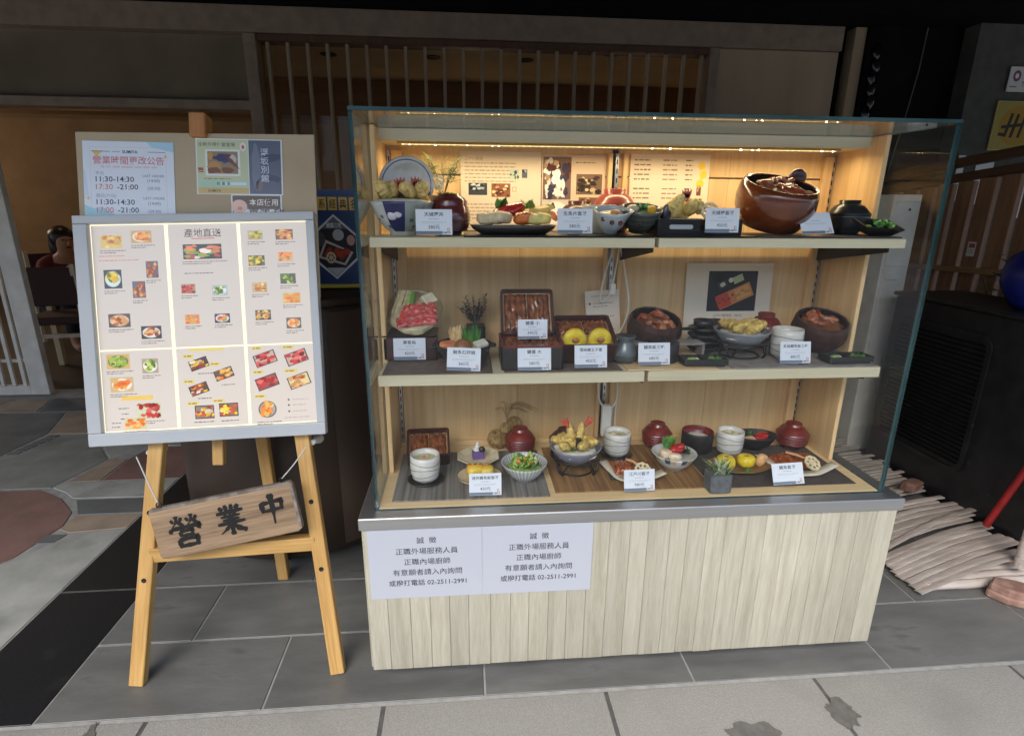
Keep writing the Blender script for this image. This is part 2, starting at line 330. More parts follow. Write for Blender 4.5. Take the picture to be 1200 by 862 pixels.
# ------------------------------------------------------------------ lettering and print
_tc = {}
def text_geo(body, size, bold=0):
    key = (body, size, bold)
    if key in _tc: return _tc[key]
    cu = bpy.data.curves.new('t', 'FONT'); cu.body = body; cu.size = size; cu.resolution_u = 2; cu.offset = bold*size
    o = bpy.data.objects.new('t', cu); COL.objects.link(o)
    dg = bpy.context.evaluated_depsgraph_get(); dg.update()
    me = o.evaluated_get(dg).to_mesh()
    v = [(p.co.x, p.co.y) for p in me.vertices]; f = [tuple(p.vertices) for p in me.polygons]
    o.evaluated_get(dg).to_mesh_clear(); bpy.data.objects.remove(o); bpy.data.curves.remove(cu)
    _tc[key] = (v, f); return v, f
EPS = 7e-5
class Print(MB):
    """flat print in the local XZ plane facing -Y; layers lie a fraction of a millimetre apart"""
    def poly(s, pts, col, ly=1):
        return s.add([(x, -ly*EPS, z) for x, z in pts], [tuple(range(len(pts)))], col)
    def rect(s, x, z, w, h, col, ly=1, rot=0):
        c, q = math.cos(rot), math.sin(rot); pts = [(-w/2,-h/2),(w/2,-h/2),(w/2,h/2),(-w/2,h/2)]
        return s.poly([(x+a*c-b*q, z+a*q+b*c) for a, b in pts], col, ly)
    def ell(s, x, z, rx, rz, col, ly=1, n=20, rot=0, wob=0, seed=0):
        c, q = math.cos(rot), math.sin(rot); pts = []
        for k in range(n):
            t = 2*math.pi*k/n; m = 1+wob*noise.noise((math.cos(t)*1.7+seed*3.1, math.sin(t)*1.7, seed*1.3))
            a, b = rx*m*math.cos(t), rz*m*math.sin(t); pts.append((x+a*c-b*q, z+a*q+b*c))
        return s.poly(pts, col, ly)
    def text(s, body, x, z, size, col, ly=2, align='c', bold=0, rot=0, sx=1):
        v, f = text_geo(body, size, bold)
        if not v: return s
        x0 = min(p[0] for p in v); x1 = max(p[0] for p in v); dx = {'c': -(x0+x1)/2, 'l': -x0, 'r': -x1}[align]
        c, q = math.cos(rot), math.sin(rot)
        return s.add([(x+((a+dx)*sx)*c-b*q, -ly*EPS, z+((a+dx)*sx)*q+b*c) for a, b in v], f, col)
    def dashes(s, x, z, w, h, col, ly=2, seed=0):
        rnd = random.Random(seed*31+7); t = x
        while t < x+w:
            l = min(rnd.uniform(.8, 3)*h*1.6, x+w-t); s.rect(t+l/2, z, l, h*rnd.uniform(.7, 1), col, ly); t += l+h*.7
        return s
    def photo(s, x, z, w, h, bgc, pal, plate=None, n=7, ly=2, seed=0, rot=0, tray=None, size=.34, pr=(.44,.42)):
        rnd = random.Random(seed); c, q = math.cos(rot), math.sin(rot)
        P = lambda a, b: (x+a*c-b*q, z+a*q+b*c)
        s.rect(x, z, w, h, bgc, ly, rot)
        if tray: s.rect(x, z, w*.9, h*.86, tray, ly+1, rot)
        if plate: s.ell(x, z, w*pr[0], h*pr[1], plate, ly+1, 22, rot); s.ell(x, z, w*pr[0]*.84, h*pr[1]*.82, mixc(plate, (1,1,1,1), .25), ly+2, 22, rot)
        m = .55 if plate else .8
        for i in range(n):
            a, b = rnd.uniform(-.5, .5)*w*m, rnd.uniform(-.5, .5)*h*m; cc = rnd.choice(pal); k = rnd.uniform(.75, 1.25)
            rx = w*size*rnd.uniform(.5, 1)*.6; rz = h*size*rnd.uniform(.5, 1)*.6
            rx = min(rx, w/2-abs(a)*1.02); rz = min(rz, h/2-abs(b)*1.02)
            if rx < w*.05 or rz < h*.05: continue
            X, Z = P(a, b); s.ell(X, Z, rx*.95, rz*.95, tuple(min(1, v*k) for v in cc[:3])+(1,), ly+3+i, 11, rot, .55, seed+i)
        return s

# ================================================================== THE SETTING
def inset(pts, d):
    n = len(pts); a = sum(pts[i][0]*pts[(i+1)%n][1]-pts[(i+1)%n][0]*pts[i][1] for i in range(n))
    if a < 0: pts = pts[::-1]
    out = []
    for i in range(n):
        p0, p1, p2 = Vector(pts[i-1]), Vector(pts[i]), Vector(pts[(i+1) % n])
        e1 = (p1-p0).normalized(); e2 = (p2-p1).normalized(); n1 = Vector((-e1.y, e1.x)); n2 = Vector((-e2.y, e2.x))
        b = n1+n2; l = max(.35, b.length_squared/2) ; out.append(tuple(p1+b*(d/ l)*.5*1.0 if l else p1))
    return out
ground = setting('ground', 'pale paved street ground running off behind the pavement', MB().box(-150, 150, -300, 150, -.30, -.035), asphalt)
floor = setting('pavement', 'slate, granite and concrete paved floor in front of the restaurant', MB().box(-9, 6, -4.5, 9, -.034, -.0035), grout)
rnd = random.Random(4)
def slab(name, x0, x1, y0, y1, m, g=.003, top=0., bev=.0012):
    return obj(name, MB().box(x0+g, x1-g, y0+g, y1-g, -.02, top), m, floor, bevel=bev)
# dark slate tiles in running bond, 60 x 26.5 cm
y = -.06; row = 0
while y < 2.6:
    x = -.29-(.30 if row % 2 else 0)-.6*2
    while x < 3.55:
        a, b = max(x, -.868), min(x+.6, 3.55)
        if b-a > .02: slab('slate_tile', a, b, y, y+.265+(.005 if row == 0 else 0), slate, top=rnd.uniform(-.0006, .0006))
        x += .6
    y += .265+(.005 if row == 0 else 0); row += 1
# concrete slabs at the front
obj('joint_bed', MB().box(-4, 5, -2.9, -.07, -.0034, -.0026), mat('dark_joint', S(96,93,88), S(80,78,74), rough=.9, scale=30), floor)
for j in range(3):
    for i in range(-6, 8):
        x = .035+.612*i
        slab('concrete_slab', x, x+.612, -.066-.9*(j+1), -.066-.9*j, concrete, g=.0058)
# black granite strip
yy = -.06
for y1 in (.476, 1.06, 1.66, 2.26, 2.62):
    slab('granite_slab', -1.15, -.868, yy, y1, black_stone, g=.0025); yy = y1
# the irregular stones on the left, measured on the ground
stones = [('red', [(-3.2,1.26),(-1.93,1.25),(-1.74,1.25),(-1.59,1.16),(-1.46,1.03),(-1.425,.92),(-1.44,.82),(-1.46,.7),(-1.6,.5),(-2.4,.4),(-3.2,.5)]),
 ('light', [(-1.6,.48),(-1.46,.68),(-1.40,.77),(-1.36,.85),(-1.152,.88),(-1.152,.43),(-1.152,-.06),(-1.9,-.06)]),
 ('dark', [(-1.455,.79),(-1.45,.855),(-1.365,.855),(-1.375,.785)]), ('tan', [(-1.43,.89),(-1.43,1.0),(-1.152,1.0),(-1.152,.885),(-1.37,.86)]),
 ('dark', [(-1.52,1.14),(-1.152,1.14),(-1.152,1.005),(-1.43,1.005)]), ('light', [(-1.70,1.26),(-1.67,1.31),(-1.152,1.32),(-1.152,1.145),(-1.54,1.15),(-1.61,1.21)]),
 ('tan', [(-1.67,1.315),(-1.62,1.57),(-1.525,1.57),(-1.52,1.325)]), ('red', [(-1.515,1.325),(-1.525,1.57),(-1.49,1.72),(-1.152,1.72),(-1.152,1.33)]),
 ('grey', [(-3.2,1.265),(-1.94,1.26),(-1.71,1.265),(-1.63,1.575),(-1.92,1.93),(-2.10,1.92),(-2.13,1.64),(-2.2,1.6),(-3.2,1.6)]),
 ('dark', [(-3.4,2.325),(-2.32,2.31),(-2.19,1.96),(-2.22,1.64),(-3.4,1.61)]), ('tan', [(-2.305,2.31),(-2.06,2.31),(-1.82,1.94),(-2.175,1.945)]),
 ('grey', [(-1.80,1.935),(-2.05,2.31),(-1.152,2.31),(-1.152,1.93)]), ('light', [(-1.63,1.58),(-1.9,1.925),(-1.152,1.925),(-1.152,1.73),(-1.5,1.73)]),
 ('tan', [(-2.9,2.34),(-2.80,2.60),(-2.59,2.60),(-2.51,2.33)]), ('dark', [(-2.5,2.33),(-2.58,2.6),(-2.1,2.6),(-2.05,2.32)]),
 ('grey', [(-2.04,2.32),(-2.09,2.6),(-1.152,2.6),(-1.152,2.32)]), ('grey', [(-1.62,.46),(-1.92,-.06),(-3.2,-.06),(-3.2,.48),(-2.4,.38)]),
 ('tan', [(-3.6,2.34),(-3.6,2.6),(-2.82,2.6),(-2.91,2.34)])]
for k, pts in stones:
    obj('paving_stone', MB().prism(inset(pts, .007), -.02, rnd.uniform(-.001, .001)), pav[k], floor, bevel=.0015)
for i in range(6):
    t = i/6; x, yv = -2.205+.10*t*.5, 1.66+.27*t
    obj('cobble', MB().prism(inset([(x, yv), (x+.06, yv), (x+.065, yv+.042), (x+.005, yv+.042)], .004), -.02, 0.0005), pav['dark'], floor, bevel=.0015)
# water stains soaking the concrete
def puddle(cx, cy, rx, ry, seed, rot=0):
    pts = []
    for k in range(40):
        t = 2*math.pi*k/40; m = 1+.75*noise.noise((math.cos(t)*1.6+seed*9, math.sin(t)*1.6, seed))+.2*noise.noise((math.cos(t)*5+seed, math.sin(t)*5, 2))
        a, b = rx*m*math.cos(t), ry*m*math.sin(t); pts.append((cx+a*math.cos(rot)-b*math.sin(rot), cy+a*math.sin(rot)+b*math.cos(rot)))
    obj('water_stain', MB().prism(pts, .0008, .0022), wet, floor)
puddle(.99, -.245, .072, .05, 1.7); puddle(1.265, -.185, .045, .036, 2.3, -.7); puddle(-.70, -.105, .012, .03, 3.1, .2); puddle(1.08, -.275, .02, .015, 4.4)

opp = thing('opposite_building', 'grey building across the street behind the viewer', 'building', (0,-15,0))
obj('wall', MB().box(-45,45,-6,0,-.03,5.2), mat('opposite_wall', S(168,163,154), S(150,146,138), rough=.9, scale=.6), opp)
for i in range(22):
    o_ = obj('window', MB().box(-1.3,1.3,.002,.05,.0,1.7), mat('opposite_glass', S(40,44,48), rough=.2) if i == 0 else MATS['opposite_glass'], opp, (-42+i*4,0,3.0)); obj('shopfront', MB().box(-1.6,1.6,.002,.06,0,2.4), MATS['opposite_glass'], opp, (-42+i*4,0,.1))
ceiling = setting('ceiling', 'black painted arcade ceiling over the shop front', MB().box(-9, 7, -1.55, 2.80, 2.46, 2.7), black_paint)

# ---- shop front
FY = 2.70
front = thing('shop_front', 'brown framed restaurant front with lattice window and open doorway', 'shop front', (0, FY, 0))
fb = lambda n, x0, x1, y0, y1, z0, z1, m, p=front, bv=.003: obj(n, MB().box(x0, x1, y0, y1, z0, z1), m, p, bevel=bv)
fb('lintel', -5, 2.80, -.05, .12, 2.31, 2.455, frame_brown)
fb('transom_bar', -5, -1.06, -.035, .09, 1.875, 1.93, frame_brown)
fb('post', -1.06, -.985, -.045, .10, 0, 2.308, frame_brown)
fb('post', 1.90, 1.965, -.045, .10, 0, 2.308, frame_brown)
fb('window_head', -.985, 1.90, -.03, .08, 2.27, 2.308, dark_wood)
fb('window_sill', -.985, 1.90, -.06, .08, .42, .47, frame_brown)
fb('dado_panel', -.985, 1.90, -.02, .06, 0, .42, panel_tan)
fb('wall_panel', 1.967, 2.80, -.02, .10, 0, 2.309, panel_tan)
fb('shadow_gap', 2.80, 2.875, .04, .12, 0, 2.455, black_paint)
fb('post', 2.877, 2.955, -.05, .10, 0, 2.455, panel_tan)
slat_wood = wood('lattice_wood', S(132,114,94), S(156,138,116), axis=2, scale=26, rough=.55, var=.05, long=.05)
shopglass = glass('window_glass', (.80,.78,.74), .05)
tg = obj('transom_pane', MB().box(-5, -1.062, .03, .036, 1.932, 2.308), mat('smoked_transom', S(122,110,90), S(106,95,78), rough=.28, scale=3), front)
wg = obj('window_pane', MB().box(-.983, 1.898, .05, .056, .472, 2.27), shopglass, front)
for i in range(24):
    x = -.93+i*.1215
    fb('lattice_slat', x-.010, x+.010, -.005, .03, .47, 2.27, slat_wood, bv=.0015)
fb('lattice_rail', -.983, 1.898, .0305, .045, 1.05, 1.08, dark_wood, bv=.0015)

# white sliding lattice door, pushed to the left of the doorway
sd = thing('lattice_door', 'white sliding lattice door pushed open at far left', 'door', (-3.55, FY, 0))
for x0, x1 in ((.79, .91), (-.25, -.15)): fb('stile', x0, x1, -.05, .0, .012, 1.87, white_paint, sd)
for z0, z1 in ((.012, .075), (1.79, 1.87)): fb('rail', -.15, .79, -.05, 0, z0, z1, white_paint, sd)
for z in (.24, .98): fb('cross_bar', -.15, .79, -.022, -.008, z, z+.022, white_paint, sd, .001)
for i in range(13):
    x = -.11+i*.072; fb('slat', x-.012, x+.012, -.04, -.023, .076, 1.789, white_paint, sd, .001)
# restaurant interior
room_wall = mat('brown_interior_wall', S(158,130,96), S(142,116,86), rough=.8, scale=3)
room_ceil = mat('tan_interior_ceiling', S(178,156,122), S(168,146,114), rough=.8, scale=3)
room_floor = mat('dark_interior_floor', S(66,54,46), S(54,44,38), rough=.5, scale=5)
setting('interior_floor', 'dark floor inside the restaurant', MB().box(-8, 2.9, 2.82, 7.5, -.03, -.002), room_floor)
setting('interior_ceiling', 'tan ceiling inside the restaurant', MB().box(-8, 2.9, 2.83, 7.5, 2.42, 2.45), room_ceil)
setting('interior_wall', 'brown wall at the back of the restaurant', MB().box(-8, 2.9, 7.5, 7.6, -.03, 2.45), room_wall)
setting('interior_side_wall', 'brown side wall of the restaurant', MB().box(2.9, 2.95, 2.83, 7.6, -.03, 2.45), room_wall)
setting('interior_far_wall', 'brown wall beyond the dining tables', MB().box(-8.1, -8, 2.6, 7.6, -.03, 2.45), room_wall)
bmw = thing('ceiling_beam', 'brown beam crossing the restaurant ceiling behind the doorway', 'beam', (-3.2, 4.6, 2.1))
obj('beam', MB().box(-4.7, 6, -.12, .12, 0, .319), wood('beam_wood', S(120,84,50), S(146,106,66), axis=0, scale=12), bmw, bevel=.004)
lampm = emitter('warm_lamp', (1, .72, .42), 40)
dark_hole = mat('dark_recess', S(30,24,20), rough=.5)
for i, (x, yv, lit) in enumerate([(-.75,3.6,0),(.05,3.6,0),(.78,3.6,0),(1.42,3.35,1),(-3.2,4.05,1),(-5.2,4.0,1),(-2.0,6.2,1)]):
    d = thing('downlight', ['dark recessed downlight behind lattice, nearest the doorway','dark recessed downlight behind the middle of the lattice','dark recessed downlight behind lattice, next to the lit one',
        'lit recessed downlight glowing behind the lattice window','warm downlight over the dining table','warm downlight over the far dining corner','warm downlight deep in the restaurant'][i], 'downlight', (x, yv, 2.4195), group='recessed downlights')
    obj('trim_ring', MB().lathe([(.045,0),(.062,0),(.062,-.006),(.045,-.004)], 24), dark_hole, d)
    obj('lens', MB().lathe([(.0005,-.001),(.045,-.001)], 24), lampm if lit else dark_hole, d, normals=False)
    if lit:
        ld = bpy.data.lights.new('downlight_bulb', 'SPOT'); ld.energy = (1.2 if i == 4 else 12)*EM if i != 3 else 6*EM; ld.color = (1,.80,.58); ld.spot_size = R(150); ld.spot_blend = .8; ld.shadow_soft_size = .05
        link('bulb', ld, d, (0,0,-.02))
for i, (x, yv, z, e) in enumerate([(-5.0,4.5,1.95,20),(-7.2,6.5,1.95,16),(.4,4.7,1.55,5),(2.0,4.4,1.5,2.5)]):  # unseen globes added to brighten the interior ceiling, not fittings of the room
    t = thing('unseen_fill_globe', ['added unseen fill globe over the left dining corner','added unseen fill globe at the back of the dining room','added unseen fill globe behind the lattice window','added unseen fill globe behind the tan wall panel'][i], 'lamp', (x, yv, z), group='unseen fill globes')
    obj('shade', MB().sup((0,0,0),(.13,.13,.12)), emitter('fill_globe_glow_%d' % i, (1,.72,.42), 3), t); obj('cord', MB().tube([(0,0,.118),(0,0,2.419-z)], .004, 6), matte_black, t)
    ld = bpy.data.lights.new('fill_globe_light', 'POINT'); ld.energy = e*EM; ld.color = (1,.80,.58); ld.shadow_soft_size = .14; link('bulb', ld, t, (0,0,-.30))
def dining_table(loc, label):
    t = thing('dining_table', label, 'table', loc)
    pale = mat('pale_table', S(206,186,150), rough=.45)
    obj('table_top', MB().box(-.4,.4,-.35,.35,.68,.715), pale, t, bevel=.004)
    for sx in (-1,1):
        for sy in (-1,1): obj('leg', MB().box(sx*.36-.022, sx*.36+.022, sy*.31-.022, sy*.31+.022, 0, .68), pale, t, bevel=.002)
dining_table((-2.74, 3.80, 0), 'pale dining table in front of the seated person')
def chair(loc, rz, label):
    t = thing('dining_chair', label, 'chair', loc, (0,0,rz)); cw = mat('cream_chair', S(200,186,160), rough=.5); pad = mat('dark_pad', S(58,30,26), rough=.7)
    obj('seat', MB().box(-.21,.21,-.2,.2,.40,.46), pad, t, bevel=.01)
    obj('backrest', MB().box(-.2,.2,.185,.215,.55,.84), pad, t, bevel=.008)
    for sx in (-1,1):
        obj('leg', MB().box(sx*.19-.016, sx*.19+.016, -.19,-.158, 0,.40), cw, t, bevel=.002)
        obj('leg', MB().beam((sx*.19,.19,0),(sx*.19,.2,.86),.032,.032), cw, t, bevel=.002)
    obj('stretcher', MB().box(-.17,.17,.185,.205,.30,.33), cw, t)
chair((-2.90, 3.36, 0), R(190), 'cream legged chair with dark seat just inside the doorway')
def cup_small(loc, label):
    t = thing('table_cup', label, 'cup', loc); obj('cup', MB().lathe([(.0,0),(.03,0),(.038,.09),(.034,.09),(.028,.006),(0,.006)], 20), mat('cup_cream', S(220,210,190), rough=.3), t)
cup_small((-2.88, 3.62, .715), 'cream cup on the dining table beside the person')

def skin_mesh(name, verts, edges, radii, m, parent, sub=2):
    me = bpy.data.meshes.new(name); me.from_pydata(verts, edges, []); o = bpy.data.objects.new(name, me); COL.objects.link(o)
    sk = o.modifiers.new('s', 'SKIN'); ly = me.skin_vertices[0].data
    for i, r in enumerate(radii): ly[i].radius = (r, r) if not isinstance(r, tuple) else r
    ly[0].use_root = True
    ss = o.modifiers.new('b', 'SUBSURF'); ss.levels = sub; ss.render_levels = sub
    dg = bpy.context.evaluated_depsgraph_get(); dg.update(); nm = bpy.data.meshes.new_from_object(o.evaluated_get(dg)); nm.name = name
    bpy.data.objects.remove(o); nm.materials.clear(); nm.materials.append(m)
    nm.polygons.foreach_set('use_smooth', [True]*len(nm.polygons)); return link(name, nm, parent)
skinm = mat('skin', S(186,138,108), S(172,124,96), rough=.5); hairm = mat('black_hair', S(24,18,16), S(38,28,24), rough=.35, scale=60, stretch=(1,1,.1))
redm = mat('dark_red_knit', S(104,24,30), S(82,18,24), rough=.8, scale=80); trous = mat('dark_trousers', S(34,32,36), rough=.8)
pe = thing('person', 'person in dark red top with black hair, seated at the dining table', 'person', (-3.50, 4.30, 0), (0,0,R(50)))
skin_mesh('body', [(0,0,.46),(0,-.06,.68),(0,-.16,.80),(0,-.19,.87),(0,-.22,.95),(0,-.215,1.03),(.17,-.12,.76),(.20,-.26,.60),(.10,-.42,.745),(.07,-.47,.755),(-.17,-.12,.76),(-.20,-.28,.60),(-.06,-.42,.745),(-.03,-.47,.755),(.1,-.05,.46),(.12,-.42,.48),(.12,-.40,.06),(.12,-.50,.03),(-.1,-.05,.46),(-.12,-.42,.48),(-.12,-.40,.06),(-.12,-.50,.03)],
   [(0,1),(1,2),(2,3),(3,4),(4,5),(2,6),(6,7),(7,8),(8,9),(2,10),(10,11),(11,12),(12,13),(0,14),(14,15),(15,16),(16,17),(0,18),(18,19),(19,20),(20,21)],
   [.13,.12,.09,.045,.078,.07,.05,.042,.032,.025,.05,.042,.032,.025,.08,.062,.045,.035,.08,.062,.045,.035], skinm, pe)
skin_mesh('top', [(0,.01,.50),(0,-.06,.68),(0,-.15,.79),(.175,-.12,.765),(.205,-.265,.60),(.12,-.395,.72),(-.175,-.12,.765),(-.205,-.285,.60),(-.08,-.395,.72)],
   [(0,1),(1,2),(2,3),(3,4),(4,5),(2,6),(6,7),(7,8)], [.155,.145,.112,.066,.058,.044,.066,.058,.044], redm, pe)
skin_mesh('trousers', [(0,.01,.44),(.1,-.05,.46),(.12,-.42,.485),(.12,-.40,.12),(-.1,-.05,.46),(-.12,-.42,.485),(-.12,-.40,.12)], [(0,1),(1,2),(2,3),(0,4),(4,5),(5,6)], [.15,.1,.078,.06,.1,.078,.06], trous, pe)
h = MB(); h.sup((0,-.165,1.005),(.100,.100,.105),1,nz=.06,seed=2); h.sup((0,-.10,.93),(.09,.06,.13),1,nz=.1,seed=3); obj('hair', h, hairm, pe)
h = MB(); h.sup((0,-.318,.955),(.012,.018,.02)); obj('nose', h, skinm, pe)
for sx in (-1,1):
    h = MB(); h.sup((sx*.03,-.296,.985),(.011,.006,.006)); obj('eye', h, hairm, pe)
h = MB(); h.sup((0,-.298,.918),(.024,.008,.006)); obj('mouth', h, redm, pe)
chair((-3.55, 4.36, 0), R(50), 'dark padded chair under the seated person')

# ---- right hand side
bw = thing('black_wall', 'black painted wall beside the tan panel', 'wall', (0,0,0))
obj('wall_face', MB().box(2.957, 3.62, 2.62, 2.8, 0, 2.458), black_paint, bw)
pv = MB()
for i in range(10):
    z = 2.3-i*.075; pv.sup((3.02+.012*math.sin(i*2.1), 2.607, z), (.03,.012,.05), 1, nz=.3, seed=i, fr=60)
tag(obj('plastic_wrap', pv, mat('black_plastic', S(20,20,22), rough=.18, spec=.6)), 'crumpled black plastic sheet hanging on the tan post', 'plastic sheet')
tag(obj('wire', MB().tube([(3.34,2.6,2.45),(3.335,2.605,2.2),(3.30,2.605,1.9),(3.24,2.605,1.5)], .004, 6), mat('grey_wire', S(90,88,86), rough=.5)), 'thin grey wire hanging down the black wall', 'wire')
gw = thing('grey_wall', 'grey rendered wall behind the slatted fence', 'wall'); obj('wall_face', MB().box(3.622, 7, 2.5, 2.7, 0, 2.459), grey_wall, gw)
# signs on the grey wall
p = Print(); p.rect(.16,.15,.33,.30,S(156,142,72),1); p.ell(.17,.15,.14,.125,S(164,128,36),2,28)
for k, (x, zz, ww, hh, r_) in enumerate([(.10,.155,.022,.15,-.18),(.145,.15,.022,.15,-.18),(.065,.095,.055,.02,-.1),(.125,.15,.15,.02,.12),(.20,.15,.02,.15,-.18),(.25,.2,.07,.02,.1)]): p.rect(x,zz,ww,hh,S(42,38,30),3+k,r_)
t = thing('wall_sign', 'yellow wall sign with bold black strokes above the fence', 'sign', (3.86, 2.485, 1.70)); obj('board', MB().box(-.01,.33,.0,.012,-.005,.305), mat('sign_body', S(190,176,110), rough=.4), t, bevel=.002); obj('lettering', p, printm, t, (0,-.0006,0), normals=False)
p = Print(); p.rect(.10,.075,.2,.15,S(200,200,196),1); p.ell(.055,.095,.028,.034,S(120,70,96),2); p.ell(.055,.095,.013,.016,S(226,220,220),3); p.text('T',.11,.03,.045,S(50,50,54),2); p.rect(.04,.03,.05,.008,S(120,120,124),2)
t = thing('notice_plate', 'small white notice plate above the yellow sign', 'sign', (3.885, 2.485, 2.06)); obj('board', MB().box(0,.2,0,.006,0,.15), plastic_white, t); obj('lettering', p, printm, t, (0,-.0006,0), normals=False)
for i, (x, z0, z1, lb) in enumerate([(3.66,1.36,1.66,'narrow white paper taped to grey wall behind fence'),(3.80,1.34,1.62,'wider white paper with print taped behind the fence'),(4.12,1.25,1.50,'white paper behind fence at the right edge')]):
    p = Print(); ww = .05 if i == 0 else .13; p.rect(ww/2,(z1-z0)/2,ww,z1-z0,S(205,206,206),1)
    for k in range(5): p.dashes(.008,(z1-z0)*(.25+.12*k),ww*.75,.005,S(140,140,144),2,k+i)
    t = thing('taped_paper', lb, 'paper', (x,2.492,z0)); obj('sheet', MB().box(0,ww,0,.001,0,z1-z0), printm, t); obj('print', p, printm, t, (0,-.0005,0), normals=False)

fence_wood = wood('fence_wood', S(106,72,50), S(146,106,74), axis=2, scale=26, rough=.55, var=.12, long=.05)
fe = thing('slatted_fence', 'brown slatted timber fence behind the black unit', 'fence', (3.0, 0, 0))
zt_ = lambda yv: 1.60-.09*(yv-1.39)
obj('handrail', MB().beam((0,.3,zt_(.3)-.02),(0,2.48,zt_(2.48)-.02),.06,.045), dark_wood_y, fe, bevel=.004)
obj('top_rail', MB().beam((0,.3,zt_(.3)-.10),(0,2.48,zt_(2.48)-.10),.04,.045), dark_wood_y, fe, bevel=.003)
obj('lower_rail', MB().beam((-.035,.3,1.035),(-.035,2.48,.955),.03,.03), wood('light_rail', S(130,94,60), S(156,116,78), axis=1, scale=20), fe, bevel=.003)
for i in range(17):
    yv = .38+i*.128
    obj('slat', MB().box(-.014,.014,yv-.049,yv+.049,.05,zt_(yv)-.125), fence_wood, fe, bevel=.002)
p = Print(); p.rect(0,0,.05,.075,S(216,208,198),1); p.rect(0,.018,.036,.022,S(176,84,74),2); p.dashes(-.017,-.008,.034,.004,S(120,110,104),2,3); p.dashes(-.017,-.02,.03,.004,S(120,110,104),2,4)
t = thing('fence_tag', 'small white and red label on a fence slat', 'label', (2.982, 1.532, 1.10), (0,0,R(-90))); obj('print', p, printm, t, normals=False)

wc = thing('utility_cabinet', 'white metal utility cabinet behind the glass case', 'cabinet', (2.40, 1.42, 0))
obj('body', MB().box(0,.15,0,.20,0,1.372), white_paint, wc, bevel=.004)
dr = obj('upper_door', MB().box(.012,.138,-.008,-.001,1.02,1.34), white_paint, wc, bevel=.003); obj('latch', MB().sup((.085,-.012,1.30),(.006,.004,.006)), matte_black, dr)
dr = obj('lower_door', MB().box(.012,.138,-.008,-.001,.5,1.0), white_paint, wc, bevel=.003); obj('latch', MB().box(.02,.09,-.02,-.008,.95,.985), white_paint, dr, bevel=.006)

ac = thing('black_unit', 'scuffed black outdoor unit with grille beside the fence', 'outdoor unit', (2.40, .18, 0))
obj('body', MB().box(0,.34,0,1.10,.03,.895), black_gloss, ac, bevel=.012, seg=2)
obj('lid', MB().box(-.012,.36,-.012,1.112,.8955,.915), black_gloss, ac, bevel=.006)
for yv in (.08, 1.0):
    obj('foot', MB().box(.02,.32,yv-.03,yv+.03,0,.0295), black_paint, ac)
g = MB()
def rrect(cx, cy, w_, h_, r_, n=6):
    return [(cx+sx*(w_/2-r_)+r_*math.cos(a0+math.pi/2*k/n), cy+sy*(h_/2-r_)+r_*math.sin(a0+math.pi/2*k/n)) for sx, sy, a0 in ((1,1,0),(-1,1,math.pi/2),(-1,-1,math.pi),(1,-1,1.5*math.pi)) for k in range(n+1)]
Mx = Matrix(((0,0,-1,0),(1,0,0,0),(0,1,0,0),(0,0,0,1)))
g.holed(rrect(.80,.50,.52,.62,.06), [rrect(.80,.50,.48,.58,.05)], .001, .010, (1,1,1,1), Mx); obj('grille_frame', g, black_gloss, ac)
for i in range(26):
    z = .235+i*.021; obj('grille_bar', MB().box(-.007,-.001,.565,1.035,z,z+.007), black_paint, ac)

# bamboo slats and poles lying on the floor
def bam(pts, r, n=8): return MB().tube(pts, r, n)
rb = random.Random(11)
bpl = thing('bamboo_pole_bundle', 'row of pale bamboo poles lying under the curved slats', 'bamboo poles')
for i in range(6):
    yv = .262+i*.036; z = .016
    L_ = [(1.87+rb.uniform(0,.03)+.035*i, yv+.0, z), (2.1, yv+.01, z+.001), (2.38, yv+.012, z)]
    rs = []; pts = []
    for k in range(13):
        q = k/12; x = L_[0][0]+(2.36-L_[0][0])*q; pts.append((x, yv+.012*q, z+.0015*math.sin(i+k))); rs.append(.0155*(1.09 if k % 4 == 0 else 1))
    obj('pole', bam(pts, rs, 10), bamboo, bpl)
bmat = thing('bamboo_mat', 'mat of curved split bamboo slats on floor beside the showcase', 'bamboo mat')
for i in range(40):
    y0 = .235+i*.027; ln = rb.uniform(.50,.60); hgt = .050+rb.uniform(-.003,.003)
    tilt = .22+.03*math.sin(i*.35)+rb.uniform(-.012,.012)+(.09 if i in (8, 17) else 0); V = []; F = []; n = 12; wd = .034
    x0 = 1.832+rb.uniform(-.006,.006)
    lift = .014
    for k in range(n+1):
        q = k/n; x = x0+ln*q; yv = y0+ln*tilt*q; z = lift+hgt*math.sin(q*math.pi*.62)*(1.4 if i in (8, 17) else 1)+.004
        for c_, dz in ((-1,.004),(-.5,.0042),(.5,.001),(1,-.004)): V.append((x, yv+c_*wd/2, z+dz+(.0015 if k % 5 == 2 else 0)))
    for k in range(n):
        for c_ in range(3): F.append((k*4+c_, k*4+4+c_, k*4+5+c_, k*4+1+c_))
    m_ = len(V); V += [(a, b, c_-.004) for a, b, c_ in V]; F += [tuple(m_+q for q in f[::-1]) for f in F]
    for k in range(n): F += [(k*4, m_+k*4, m_+k*4+4, k*4+4), (k*4+3, k*4+7, m_+k*4+7, m_+k*4+3)]
    F += [(0,1,2,3,m_+3,m_+2,m_+1,m_)[::-1], tuple([n*4,n*4+1,n*4+2,n*4+3,m_+n*4+3,m_+n*4+2,m_+n*4+1,m_+n*4])]
    obj('slat', MB().add(V, F), bamboo, bmat)
b = MB(); b.prism([(-.085,-.03),(-.03,-.052),(.05,-.045),(.088,-.01),(.07,.04),(0,.05),(-.07,.035)],0,.03); b.prism([(-.08,-.026),(-.03,-.046),(.046,-.04),(.08,-.01),(.062,.034),(0,.044),(-.064,.03)],.026,.056)
